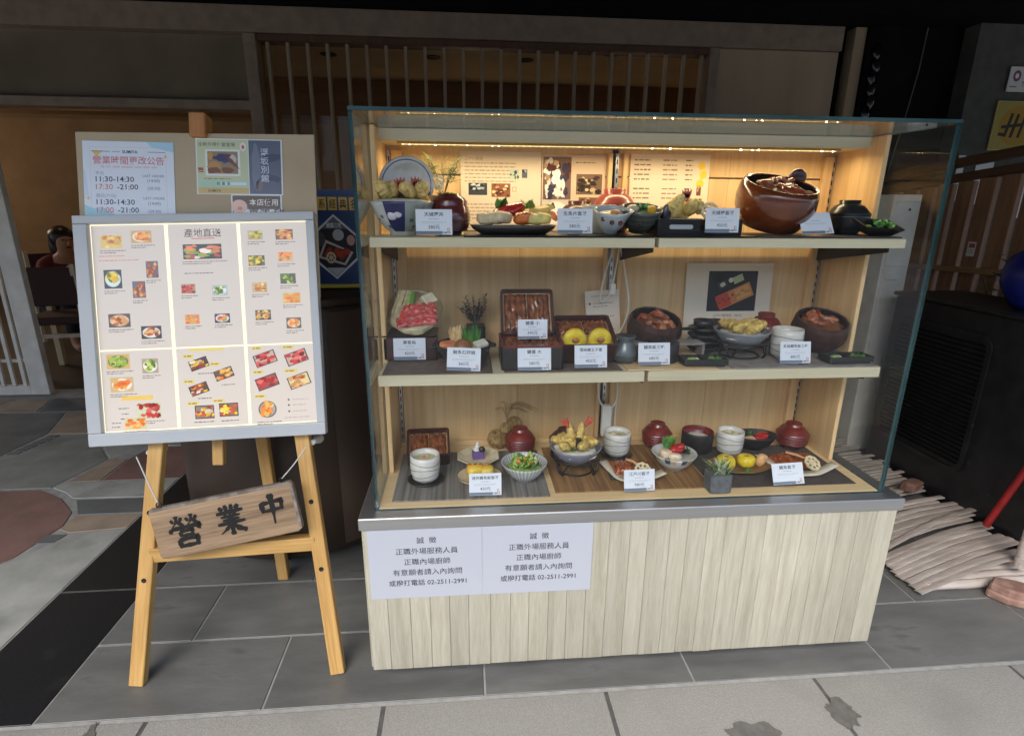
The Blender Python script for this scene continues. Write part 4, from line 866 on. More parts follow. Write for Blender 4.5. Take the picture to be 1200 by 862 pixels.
panel(1, 0, [('rc',.45,.975,.5,.007,S(228,206,110)),('tag',.17,.90,.16),('ph',.32,.80,.30,.17,DK,'mix',None,27,rt,S(96,72,60)),('ds',.3,.675,.22,K),('tag',.56,.79,.15),('ph',.68,.66,.30,.17,DK,'org',None,28,rt,S(120,90,70)),('ds',.64,.52,.2,K),
  ('tag',.16,.58,.16),('ph',.30,.48,.30,.17,DK,'mix',None,29,rt,S(110,80,60)),('ds',.28,.36,.2,K),('tag',.20,.30,.17),('ph',.36,.185,.30,.22,DK,'mix',None,30,0.001,S(150,130,110)),('tag',.58,.32,.17),('ph',.72,.20,.30,.22,DK,'mix',None,31,0.001,S(140,120,90)),('ds',.2,.06,.3,K),('ds',.6,.06,.26,K)])
panel(2, 0, [('tag',.14,.965,.16),('ph',.26,.83,.36,.21,DK,'red',None,32,rt,S(200,180,160)),('tag',.62,.965,.18),('ph',.74,.83,.36,.21,DK,'red',None,33,rt,S(206,170,150)),('tag',.14,.66,.16),('ph',.27,.53,.36,.21,DK,'red',None,34,rt,S(170,90,80)),('tag',.64,.66,.2),('ph',.76,.53,.36,.21,DK,'eel',None,35,rt,S(230,210,150)),
  ('tag',.15,.35,.18),('dot',.58,.29),('dot',.58,.22),('dot',.58,.14),('ds',.64,.29,.25,S(190,170,160)),('ds',.64,.22,.2,S(190,170,160)),('ds',.64,.14,.22,S(190,170,160)),('ds',.5,.06,.4,S(190,170,160)),('ph',.25,.18,.34,.34,PK,'org',S(120,112,104),36)])

# wooden open sign hung by cords
def brush(strokes, cx, cz, size, ly0=0):
    mb = MB(); ly = ly0
    for st in strokes:
        wd = st[0]; P = [Vector((a, b)) for a, b in st[1]]; pts = []
        for i in range(len(P)-1):
            for k in range(6): pts.append(P[i].lerp(P[i+1], k/6))
        pts.append(P[-1]); n = len(pts); ly += 1; V = []
        for i, q in enumerate(pts):
            t = (pts[min(i+1,n-1)]-pts[max(i-1,0)]).normalized(); nn = Vector((-t.y, t.x)); u = i/(n-1)
            ww = wd*1.22*(.5+.28*math.cos(u*math.pi*2)**2+.10*noise.noise((u*5, ly*3.3, wd)))*(.55 if i in (0, n-1) else 1)
            if len(st) > 2 and st[2] == 'taper': ww *= 1.25-1.0*u
            for sg in (-1, 1):
                r_ = q+nn*ww*sg; V.append((cx+(r_.x-50)/100*size, -ly*EPS*.8, cz+(r_.y-50)/100*size))
        mb.add(V, [(2*i,2*i+1,2*i+3,2*i+2) for i in range(n-1)])
    return mb
ZHONG = [(11,[(14,74),(20,38)]),(10,[(12,70),(84,75),(78,40)]),(9,[(22,43),(78,46)]),(13,[(50,102),(51,50),(48,-6)],'taper')]
YE = [(9,[(40,102),(42,80)]),(9,[(60,102),(58,80)]),(9,[(20,97),(30,83)]),(9,[(82,98),(70,84)]),(9,[(8,75),(94,79)]),(7,[(32,73),(38,64)]),(7,[(69,74),(61,64)]),(7,[(20,61),(82,63)]),(7,[(24,50),(78,52)]),(9,[(6,38),(95,41)]),(11,[(50,62),(50,30),(49,-3)]),(9,[(46,36),(32,20),(10,6)],'taper'),(11,[(54,36),(70,18),(94,6)])]
def fire(dx): return [(7,[(8+dx,93),(15+dx,80)]),(7,[(42+dx,96),(34+dx,83)]),(8,[(26+dx,103),(25+dx,84),(8+dx,66)],'taper'),(8,[(26+dx,83),(44+dx,68)])]
YING = fire(2)+fire(48)+[(9,[(6,63),(2,48)]),(9,[(6,61),(96,65),(88,50)]),(8,[(30,50),(33,33)]),(8,[(30,50),(70,52),(66,33)]),(7,[(33,36),(66,37)]),(7,[(50,34),(42,25)]),(10,[(22,24),(26,-4)]),(10,[(22,23),(80,26),(75,-3)]),(9,[(26,2),(74,3)])]
os_ = thing('open_sign', 'weathered wooden board with black brush characters hanging on easel', 'sign'); OW, OH = .376, .142
os_.matrix_world = Matrix.Translation((-.553,.088,.378)) @ Matrix.Rotation(R(2),4,'Z') @ Matrix.Rotation(R(-9),4,'X') @ Matrix.Rotation(R(-9.5),4,'Y')
obj('board', MB().prism([(.0,.012),(.004,.004),(.02,0),(OW-.012,.0),(OW,.008),(OW,OH-.004),(OW-.006,OH),(.006,OH),(0,OH-.006)], -.009, .009, M=Matrix(((1,0,0,0),(0,0,1,0),(0,1,0,0),(0,0,0,1)))), old_board, os_, bevel=.002)
obj('worn_edge', MB().box(.004,OW-.004,-.0096,.0092,OH-.007,OH+.0012), old_edge, os_, bevel=.0012); obj('worn_edge', MB().box(OW-.008,OW+.001,-.0096,.0092,.012,OH-.0075), old_edge, os_, bevel=.0012)
for s_, x, z, sz in ((YING,.082,.068,.084),(YE,.200,.073,.082),(ZHONG,.312,.080,.080)): obj('brush_character', brush(s_, x, z, sz), ink, os_, (0,-.0093,0), normals=False)
for x in (.028, OW-.024): obj('screw_eye', MB().tube([(x+.007*math.cos(a),-.002,OH+.008+.007*math.sin(a)) for a in [k*math.pi/6 for k in range(13)]], .0016, 6), iron, os_)
mw = os_.matrix_world
for (x, top, lb_) in ((.028, lean(-.612,.655,-.058), 'left hand pale cord holding the open sign'), (OW-.024, lean(-.168,.671,-.058), 'right hand pale cord holding the open sign')):
    e = mw @ Vector((x, -.002, OH+.012)); mid = (top+e)/2
    cd = tag(obj('hanging_cord', MB().tube(curve_pts([top, mid+Vector((0,0,-.004)), e]), .0018, 6), rope), lb_, 'cord', 'cords holding the open sign')

# drum-shaped counter behind the easel with the blue poster on it
dm = thing('round_counter', 'dark brown round counter on casters behind the easel', 'counter', (-.42,.985,0))
obj('drum', MB().lathe([(0,.055),(.45,.055),(.455,.06),(.455,.968),(.45,.973),(0,.973)], 72), drum_brown, dm)
obj('top', MB().lathe([(0,.9735),(.465,.9735),(.47,.979),(.47,1.0),(.465,1.005),(0,1.005)], 72), drum_brown, dm)
a0 = -60; V = []; F = []
for k in range(17):
    a = R(a0+k*3.0); V += [(.4565*math.cos(a), .4565*math.sin(a), .075), (.4565*math.cos(a), .4565*math.sin(a), .955)]
for k in range(16): F.append((2*k,2*k+2,2*k+3,2*k+1))
obj('door', MB().add(V, F, smooth=True), mat('drum_door', S(84,70,60), S(74,60,52), rough=.4, scale=4, stretch=(1,1,.15)), dm, normals=False)
for k in range(5):
    a = R(-90+72*k); kk = obj('caster', MB().lathe([(0,-.012),(.021,-.012),(.024,-.007),(.024,.007),(.021,.012),(0,.012)], 18, M=Matrix.Rotation(R(90),4,'Y')), matte_black, dm, (.37*math.cos(a), .37*math.sin(a), .025)); obj('fork', MB().box(-.016,.016,-.014,.014,.012,.0295), iron, kk)
p = Print(); BL = S(52,74,118); p.rect(.15,.175,.30,.35,BL,1); 
for k, s_ in enumerate('日系經典名'): p.rect(.04+k*.055,.30,.046,.048,S(226,186,90),2); p.text(s_,.04+k*.055,.286,.036,S(60,50,44),3,bold=.01)
p.poly([(.15,.262),(.272,.185),(.272,.095),(.15,.018),(.028,.095),(.028,.185)],S(226,228,232),2); p.poly([(.15,.252),(.262,.180),(.262,.10),(.15,.028),(.038,.10),(.038,.180)],S(50,46,52),3)
p.poly([(.15,.25),(.215,.208),(.085,.208)],S(110,112,122),4); p.text('鰻饌三吃',.15,.213,.020,S(236,236,236),5,bold=.01)
p.poly([(.06,.10),(.20,.07),(.245,.12),(.10,.168)],S(206,200,190),4); p.poly([(.075,.105),(.195,.08),(.23,.12),(.105,.155)],S(60,40,36),5)
for k in range(9): p.ell(.105+k*.0135,.115+.012*math.sin(k*1.9),.017,.012,S(150+8*(k%3)*3,66,40),6+k%3,9,.3,.4,k)
p.ell(.125,.10,.026,.022,S(226,206,170),10,14)
for k in range(6): p.ell(.125+.014*math.cos(k*1.05),.10+.011*math.sin(k*1.05),.0045,.004,S(70,50,44),11,8)
p.ell(.17,.185,.03,.022,S(196,196,198),5,14); p.ell(.235,.165,.022,.02,S(210,170,150),5,12); p.ell(.075,.17,.026,.028,S(84,84,90),5,12); p.poly([(.15,.03),(.2,.062),(.1,.062)],S(206,208,212),4)
p.v = [(x*.66,y_,z*.94) for x,y_,z in p.v]
t = sheet('dish_poster', 'blue poster with hexagonal eel dish photo standing on round counter', 'poster', .198, .329, p, (-.290,.79,1.024), (R(-4),0,R(4)), gloss_print, .004, paper=BL)
obj('yellow_base', MB().box(-.005,.203,-.02,.03,-.014,.0), mat('yellow_strip', S(206,186,70), rough=.5), t, bevel=.002)
p = Print(); p.rect(.04,.05,.076,.096,S(206,204,200),1); [p.dashes(.01,.08-k*.012,.055,.003,S(130,130,134),2,k) for k in range(5)]

# ================================================================== FOOD MODELS AND TABLEWARE
def bowl_prof(Rm, H, foot=.5, th=.003, pw_=.6, n=9, fh=.006, fr=None):
    """outside from the foot up, over the rim, inside down to the centre"""
    fr = fr or Rm*foot; out = [(0, .0), (fr*.98, 0), (fr, fh)]
    for k in range(1, n+1):
        t = k/n; out.append((fr+(Rm-fr)*t**pw_, fh+(H-fh)*t))
    inn = []
    for k in range(n, 0, -1):
        t = k/n; inn.append((max(.001, fr-th+(Rm-fr)*t**pw_-(0 if k < n else .0002)), fh+th+(H-fh-th)*t+(0 if k < n else .0004)))
    return out+inn+[(0, fh+th)]
def cup(mb_parent, R_, H, col, m=ceramic, stripe=None, name='cup', bulge=.12, inner=None):
    prof = [(0,0),(R_*.66,0),(R_*.68,.005),(R_*.88,H*.10)]+[(R_*(.93+.06*math.sin(k/5*math.pi)+.05*k/5), H*(.2+.8*k/5)) for k in range(6)]
    rt = prof[-1][0]; prof += [(rt-.0035, H), (rt-.006, H*.8), (rt*.9-.004, H*.3), (0, H*.25)]
    obj(name, MB().lathe(prof, 40, col), m, mb_parent)
    if stripe:
        for z in (.3, .52, .74):
            rr_ = R_*(.93+.06*math.sin((z-.2)/.8*math.pi)+.05*(z-.2)/.8)+.0003
            obj('glaze_line', MB().tube([(rr_*math.cos(a), rr_*math.sin(a), H*z+.0035*math.sin(a*2+z*9)) for a in [2*math.pi*k/36 for k in range(37)]], .0009, 5, stripe, caps=False), stone_c, mb_parent)
def teacup(loc, label, saucer=None, group='striped white tea cups', Rr=.042, H=.078, fill=S(206,196,150)):
    t = thing('tea_cup', label, 'cup', loc); z = 0
    if saucer:
        obj('saucer', MB().lathe([(0,0),(.034,0),(.05,.006),(.052,.008),(.05,.0095),(.032,.005),(0,.005)], 36), lacq_black, t); z = .0052
    e = link('cup_body', None, t, (0,0,z)); cup(e, Rr, H, S(214,210,200), ceramic, S(120,112,104))
    obj('custard', MB().lathe([(0,H*.84+z),(Rr*.7,H*.84+z),(Rr*.87,H*.80+z)], 24, fill), food, t, normals=False)
    rn = random.Random(hash(label) % 99); g = MB()
    for k in range(4): g.sup((rn.uniform(-.02,.02),rn.uniform(-.02,.02),H*.84+z),(.010,.007,.004),.8,S(222,206,170) if k % 2 else S(196,160,120),(0,0,rn.uniform(0,3)),.2,k)
    obj('garnish', g, food, t); return t
def red_lidded(loc, label, m=lacq_red, Rr=.048, H=.085, group='red lidded soup bowls', ribs=True, name='lidded_bowl'):
    t = thing(name, label, 'bowl', loc)
    prof = [(0,0),(Rr*.58,0),(Rr*.60,.007),(Rr*.80,H*.12),(Rr*.93,H*.20)]
    for k in range(4):
        z = H*(.22+.085*k); q = Rr*(.945+.018*k); prof += [(q+.0010,z),(q+.0010,z+H*.055)]+([(q-.0008,z+H*.068)] if ribs else [])
    prof += [(Rr,H*.56),(Rr*.95,H*.565),(Rr*.9,H*.36),(0,H*.15)]
    obj('bowl', MB().lathe(prof, 44), m, t)
    lp = [(Rr*.97,H*.562),(Rr*1.03,H*.565),(Rr*1.03,H*.60)]
    for k in range(1, 6):
        u = k/5; r_ = Rr*(1.0-.50*u); z = H*(.60+.28*math.sin(u*math.pi/2))
        if ribs: lp += [(r_+.0022, z-H*.030), (r_, z)]
        else: lp += [(r_, z)]
    lp += [(Rr*.48,H*.885),(Rr*.50,H*.99),(Rr*.46,H*1.0),(Rr*.42,H*.95),(0,H*.94)]
    obj('lid', MB().lathe(lp, 44), m, t); return t
def eel_slab(mb, c, w_, d_, seed=0, rot=0, h=.008, n=22, c1=S(172,100,58), c2=S(88,40,22), tilt=0):
    V = []; F = []; cl = []; M = Matrix.Translation(c) @ Matrix.Rotation(rot,4,'Z') @ Matrix.Rotation(tilt,4,'X')
    for j in range(n+1):
        for i in range(n+1):
            u, v = i/n, j/n; ed = min(u, 1-u, v, 1-v); e = 1-max(0, 1-ed/.12)**2
            z = h*e+.0028*noise.noise((u*9+seed*4, v*3, seed))+.0022*math.sin(u*34+v*7+4*noise.noise((v*4,u*2,seed)))
            V.append(((u-.5)*w_*(1+.05*noise.noise((v*5,seed,1))), (v-.5)*d_*(1+.05*noise.noise((u*5,seed,7))), z if ed > 0 else 0))
    for j in range(n):
        for i in range(n):
            F.append((j*(n+1)+i, j*(n+1)+i+1, (j+1)*(n+1)+i+1, (j+1)*(n+1)+i)); u, v = i/n, j/n
            cl.append(mixc(c1, c2, min(1, max(0, .45+.9*noise.noise((u*7+seed*3, v*6, seed+2)))))) 
    mb.add(V, F, cl, True, 0, M)
def tempura(mb, c, ln, r_, rot, seed, col=S(228,194,104)):
    M = Euler(rot).to_matrix().to_4x4(); M.translation = Vector(c)
    n = 18; m_ = 14; V = []; F = []; cl = []
    for i in range(n+1):
        u = i/n; rr_ = r_*(math.sin(math.pi*(.06+.88*u))**.6)
        for k in range(m_):
            a = 2*math.pi*k/m_; q = 1+.40*noise.noise((u*6+seed*3, math.cos(a)*2, math.sin(a)*2+seed))+.30*noise.noise((u*22+seed, math.cos(a)*5, math.sin(a)*5)); V.append((rr_*q*math.cos(a), rr_*q*math.sin(a), (u-.5)*ln))
    for i in range(n):
        for k in range(m_):
            F.append((i*m_+k, i*m_+(k+1)%m_, (i+1)*m_+(k+1)%m_, (i+1)*m_+k)); t = noise.noise((i*.6+seed, k*.7, 4)); cl.append(mixc(col, S(240,220,150) if t > 0 else S(190,136,60), min(.7, abs(t)*1.3)))
    F += [tuple(range(m_))[::-1], tuple(n*m_+k for k in range(m_))]; cl += [col, col]
    mb.add(V, F, cl, True, 0, M)
def tail(parent, c, d, col=S(206,84,56)):
    g = MB(); dv = Vector(d).normalized()
    for a in (-.5, -.15, .2, .55): g.leaf(c, dv+Vector((a,0,0)), .03, .010, col, -.1, 3, (0,-1,0))
    g.sup(c, (.005,.005,.007), 1, col); obj('shrimp_tail', g, sauce, parent)
def greens(mb, c, n, ln, wd, seed, cols, spread=1., rise=.6, rad=.01, curl=.8):
    rn = random.Random(seed)
    for k in range(n):
        a = rn.uniform(0, 6.283); b_ = Vector(c)+Vector((rn.uniform(-rad,rad), rn.uniform(-rad,rad), rn.uniform(0,.004)))
        mb.leaf(b_, (math.cos(a)*spread, math.sin(a)*spread, rise*rn.uniform(.5,1.4)), ln*rn.uniform(.6,1.1), wd*rn.uniform(.7,1.2), rn.choice(cols), curl*rn.uniform(.4,1.3))
GR = [S(84,130,48), S(120,160,64), S(60,104,44), S(150,180,90)]
def lotus(parent, c, r_=.022, rot=(0,0,0), th=.005, col=S(226,206,164)):
    out = [((r_*(1+.05*math.cos(9*a)))*math.cos(a), (r_*(1+.05*math.cos(9*a)))*math.sin(a)) for a in [2*math.pi*k/36 for k in range(36)]]
    hs = []
    for k in range(7):
        a = 2*math.pi*k/7; hx, hy = r_*.6*math.cos(a), r_*.6*math.sin(a); hs.append([(hx+r_*.17*math.cos(q), hy+r_*.17*math.sin(q)) for q in [2*math.pi*j/10 for j in range(10)]])
    obj('lotus_slice', MB().holed(out, hs, 0, th, col), food, parent, c, rot)
def slice_(mb, c, sz, rot, col, col2=None, seed=0):
    mb.sup(c, sz, .55, col, rot, .06, seed, 14, 9, 50, .25)
def rice(mb, c, rx, ry, rz, seed=0, col=S(228,222,206)): mb.sup(c, (rx,ry,rz), .8, col, None, .15, seed, 26, 12, 90, .12)
ZD = ZT+.003

# ---- mats on the deck
def place_mat(name, label, cat, x0, x1, y0, y1, z, th, m, ribs=0, skew=0):
    t = thing(name, label, cat, ((x0+x1)/2, (y0+y1)/2, z), (0,0,skew)); hx, hy = (x1-x0)/2, (y1-y0)/2
    obj('mat_cloth', MB().box(-hx,hx,-hy,hy,0.0003,th), m, t, bevel=.0006)
    if ribs:
        g = MB(); k = -hx+.004
        while k < hx-.004: g.box(k, k+ribs*.55, -hy+.003, hy-.003, th, th+.0007); k += ribs
        obj('ribs', g, m, t)
    return t
grey_mat = mat('grey_striped_mat', S(134,129,122), S(92,88,84), rough=.8, scale=120, stretch=(1,.02,1))
brown_mat = mat('brown_rush_mat', S(150,112,68), S(112,80,48), rough=.75, scale=120, stretch=(1,.03,1))
dark_mat = mat('charcoal_mat', S(78,70,66), S(64,58,55), rough=.75, scale=40)
taupe_mat = mat('taupe_mat', S(108,92,80), S(92,78,68), rough=.7, scale=40)
stone_mat = mat('grey_stone_mat', S(146,139,131), S(126,120,113), rough=.7, scale=30)
place_mat('placemat', 'grey striped placemat on the left of the deck', 'placemat', .068, .497, .066, .366, ZD, .003, grey_mat, .007)
place_mat('placemat', 'brown rush placemat in the middle of the deck', 'placemat', .514, .964, .084, .385, ZD, .003, brown_mat, .012)
place_mat('placemat', 'charcoal placemat on the right of the deck', 'placemat', .968, 1.392, .078, .352, ZD, .003, dark_mat)
zb = ZD+.0035

# ---- bottom deck dishes, left set
teacup((.151,.178,zb+.0005), 'striped white tea cup on black saucer at front left of deck', True)
def jubako(loc, label, w_, d_, h_, rot=(0,0,0), outer=lacq_black, inner=lacq_brown, fillz=.6, seed=1, eels=2, rolls=0, name='lacquer_box'):
    t = thing(name, label, 'lacquer box', (loc[0], loc[1], loc[2]+d_/2*math.sin(rot[0])), rot); rr_ = .010
    O = rrect(0,0,w_,d_,rr_,4); I = rrect(0,0,w_-.010,d_-.010,rr_*.7,4)
    g = MB().holed(O, [I], 0, h_, (1,1,1,1)); obj('wall', g, outer, t)
    g = MB().holed(rrect(0,0,w_+.0012,d_+.0012,rr_,4), [rrect(0,0,w_-.0105,d_-.0105,rr_*.7,4)], h_-.004, h_+.0015, (1,1,1,1)); obj('rim', g, inner, t)
    g = MB().prism(I, .0005, .006); obj('floor', g, inner, t)
    lin = MB().holed(rrect(0,0,w_-.0102,d_-.0102,rr_*.7,4), [rrect(0,0,w_-.0122,d_-.0122,rr_*.6,4)], .006, h_-.0045, (1,1,1,1)); obj('lining', lin, inner, t)
    z = h_*fillz; g = MB(); n_ = 16; V = []; F = []
    for j in range(n_+1):
        for i in range(n_+1): V.append(((i/n_-.5)*(w_-.0125), (j/n_-.5)*(d_-.0125), z-.004+.003*noise.noise((i*.9,j*.9,seed))))
    F = [(j*(n_+1)+i, j*(n_+1)+i+1, (j+1)*(n_+1)+i+1, (j+1)*(n_+1)+i) for j in range(n_) for i in range(n_)]
    obj('rice', g.add(V, F, S(200,164,120), True), food, t)
    for k in range(eels):
        e = MB(); ww = (w_-.018)/eels; dd = d_-.02-(d_*.42 if rolls else 0); eel_slab(e, (-(w_-.018)/2+ww*(k+.5), (d_*.21 if rolls else 0), z-.002), ww*.97, dd, seed+k, 0); obj('grilled_eel', e, sauce, t)
    for k in range(rolls):
        e = MB(); x = (k-.5)*w_*.44; e.lathe([(0,.0),(.026,0),(.032,.004),(.033,.012),(.030,.020),(.014,.022),(.008,.018),(0,.017)], 24, S(236,204,40), M=Matrix.Translation((x,-d_*.25,z+.006)) @ Matrix.Rotation(R(62),4,'X') @ Matrix.Translation((0,0,-.01))); obj('omelette_roll', e, food, t)
        e = MB(); e.sup((x,-d_*.25-.009,z+.010),(.011,.006,.010),1,S(196,128,70),None,.25,k); obj('eel_centre', e, sauce, t)
    return t
jubako((.152,.318,zb), 'brown lacquer box of grilled eel at back left of deck', .128, .105, .050, (R(28),0,R(3)), lacq_brown, lacq_brown, .75, 3, 2)
# octagonal plate with purple cake
t = thing('octagonal_plate', 'cream octagonal plate with purple cake and cream', 'plate', (.305,.305,zb)); cream = S(216,204,172)
obj('plate', MB().lathe([(0,0),(.040,0),(.044,.003),(.068,.012),(.070,.014),(.067,.0155),(.042,.006),(0,.005)], 8, cream, smooth=False), ceramic, t, rot=(0,0,R(22.5)))
for k in range(16):
    a = 2*math.pi*k/16; obj('rim_mark', MB().sup((.058*math.cos(a),.058*math.sin(a),.0118),(.005,.0015,.0012),1,S(120,112,88),(0,0,a)), ceramic, t)
obj('purple_cake', MB().box(-.018,.018,-.014,.014,.006,.030,S(120,90,150)), food, t, rot=(0,0,R(8)), bevel=.002)
g = MB(); [g.sup((-.004+.001*k,.002,.034+.009*k),(.012-.0035*k,.012-.0035*k,.007),1,S(240,236,226)) for k in range(3)]; obj('whipped_cream', g, food, t)
obj('biscuit', MB().lathe([(0,-.002),(.010,-.002),(.010,.002),(0,.002)], 18, S(58,48,44), M=Matrix.Translation((.012,-.008,.038)) @ Matrix.Rotation(R(70),4,'X')), food, t)
# oval plate with omelette
t = thing('oval_plate', 'oval rimmed plate with yellow rolled omelette', 'plate', (.306,.172,zb))
obj('plate', MB().lathe([(0,0),(.045,0),(.062,.010),(.066,.016),(.063,.0165),(.043,.006),(0,.005)], 40, S(206,190,158), ey=.86), ceramic, t); obj('brown_rim', MB().tube([(.0645*math.cos(a),.0645*.86*math.sin(a),.0165) for a in [2*math.pi*k/40 for k in range(41)]], .0013, 5, S(110,84,60), caps=False), ceramic, t)
g = MB(); g.sup((-.012,.004,.026),(.026,.022,.020),.6,S(236,196,70),(0,0,.2),.08,1); g.sup((.022,.002,.024),(.020,.022,.018),.6,S(240,206,84),(0,0,-.1),.08,2); obj('omelette', g, food, t)
g = MB(); [g.sup((-.03+.017*k,.006,.046),(.007,.005,.003),1,S(214,120,60),(0,0,k)) for k in range(4)]; obj('roe', g, sauce, t)
# striped salad bowl
def salad_bowl(loc, label, c1, c2, rot=0):
    t = thing('salad_bowl', label, 'bowl', loc, (0,0,rot)); n = 72; prof = bowl_prof(.067,.055,.42,.003,.62,10)
    mb = MB(); V = []; F = []; cl = []; m_ = len(prof)
    for k in range(n):
        a = 2*math.pi*k/n
        for r_, z in prof: V.append((r_*math.cos(a), r_*math.sin(a), z))
    for k in range(n):
        for j in range(m_-1):
            F.append((k*m_+j, ((k+1)%n)*m_+j, ((k+1)%n)*m_+j+1, k*m_+j+1)); cl.append(c1 if k % 2 else c2)
    obj('bowl', mb.add(V, F, cl, True), ceramic, t); return t
t = salad_bowl((.435,.170,zb), 'grey striped bowl of green salad on the striped placemat', S(206,208,204), S(166,170,170))
g = MB(); g.sup((0,0,.038),(.046,.046,.010),1,S(150,176,80),None,.3,3,24,10,50,.3); greens(g,(0,0,.044),70,.028,.018,5,[S(120,176,60),S(170,204,96),S(206,220,150),S(84,140,50)],.8,1.0,.032,.6); obj('lettuce', g, plant, t, normals=False)
g = MB(); rn = random.Random(8)
for k in range(12): a = rn.uniform(0,6.28); g.tube([(.012*math.cos(a)*k/6,-.01+.01*math.sin(a),.056),(.03*math.cos(a),.02*math.sin(a)-.005,.058+.004*rn.random())], .0022, 5, rn.choice([S(236,190,50),S(226,120,60),S(240,206,80)]))
obj('shredded_pepper', g, food, t); g = MB(); g.sup((.03,-.012,.052),(.014,.008,.006),.7,S(60,90,50),(.3,0,.8)); g.sup((.018,.016,.054),(.012,.010,.006),.7,S(214,84,60),(.2,.1,.2)); obj('tomato_cucumber', g, sauce, t)
red_lidded((.441,.352,zb), 'red ribbed lidded bowl at back of the striped placemat')
# straw ornament
t = thing('straw_ornament', 'dried straw bundle and wicker balls against back board', 'ornament', (.405,.392,ZD)); straw = mat('straw', S(176,146,90), S(140,110,62), rough=.85, scale=60)
rn = random.Random(4); g = MB()
for c_, r_ in (((-.035,0,.034),.032),((.02,.006,.082),.026),((-.01,-.012,.075),.018)):
    for k in range(16):
        q = Euler((rn.uniform(0,3),rn.uniform(0,3),rn.uniform(0,3))).to_matrix(); g.tube([Vector(c_)+q @ Vector((r_*math.cos(a), r_*math.sin(a), 0)) for a in [2*math.pi*j/18 for j in range(19)]], .0013, 4, caps=False)
obj('wicker_balls', g, straw, t); g = MB()
for k in range(26):
    a = rn.uniform(-.6,1.2); l = rn.uniform(.06,.10); g.tube(curve_pts([(-.005,0,.10),(-.005+.4*l*math.sin(a),.004,.10+.6*l),(-.005+l*math.sin(a)*1.2,-.01,.10+l*.55*math.cos(a)+.01)],4), [.0009]*8+[.0004], 4)
obj('straw_stems', g, straw, t)
# tempura bowl on iron stand
def wire_stand(parent, r_, h_):
    g = MB(); g.tube([(r_*math.cos(a), r_*math.sin(a), h_) for a in [2*math.pi*k/32 for k in range(33)]], .0032, 6, caps=False); g.tube([(r_*.72*math.cos(a), r_*.72*math.sin(a), .004) for a in [2*math.pi*k/32 for k in range(33)]], .003, 6, caps=False); obj('stand_ring', g, iron, parent)
    for k in range(4):
        a = R(45+90*k); g = MB(); 
        g.tube(curve_pts([(r_*math.cos(a-.35),r_*math.sin(a-.35),h_),(r_*.98*math.cos(a-.1),r_*.98*math.sin(a-.1),h_*.35),(r_*.88*math.cos(a),r_*.88*math.sin(a),.004),(r_*.98*math.cos(a+.1),r_*.98*math.sin(a+.1),h_*.35),(r_*math.cos(a+.35),r_*math.sin(a+.35),h_)],5), .0032, 6); obj('stand_leg', g, iron, parent)
def tempura_bowl(loc, label, rim, inner, Rr=.078, seed=1, shrimp=True):
    t = thing('tempura_bowl', label, 'bowl', loc); wire_stand(t, Rr*.94, .048); H = .052
    b = MB().lathe(bowl_prof(Rr,H,.42,.0035,.55,9), 44, rim); obj('bowl', b, ceramic, t, (0,0,.026)); z = .026+H
    g = MB(); rice(g,(0,0,z-.016),Rr*.80,Rr*.80,.012,seed); obj('rice', g, food, t); rn = random.Random(seed)
    g = MB()
    for k in range(13): tempura(g,(rn.uniform(-.045,.045),rn.uniform(-.042,.03),z+.004+.012*rn.random()),.066,.0145,(R(rn.uniform(50,88)),0,rn.uniform(-1.2,1.2)),k+seed)
    if shrimp:
        for x in (-.014,.014): tempura(g,(x,.006,z+.034),.07,.012,(R(-14),R(12 if x > 0 else -12),0),20+x)
    obj('tempura', g, crisp, t)
    if shrimp:
        tail(t,(-.026,.0,z+.062),(-.5,-.05,.6)); tail(t,(.028,.0,z+.064),(.6,-.05,.6)); obj('seaweed_band', MB().box(-.008,.008,-.030,-.020,z+.012,z+.045,S(30,36,30)), food, t, rot=(R(8),0,0), bevel=.002)
    g = MB(); greens(g,(-.02,-.04,z+.004),10,.02,.008,seed,GR,1,.5,.01); obj('greens', g, plant, t, normals=False); return t
tempura_bowl((.594,.222,zb), 'blue grey tempura bowl in black wire stand on rush mat', S(132,136,150), S(150,154,170), .078, 3)
red_lidded((.585,.345,zb), 'dark lidded bowl hidden behind the deck tempura bowl', lacq_brown, .05, .08, ribs=False)
teacup((.745,.308,zb), 'striped white tea cup behind the middle price card', True)
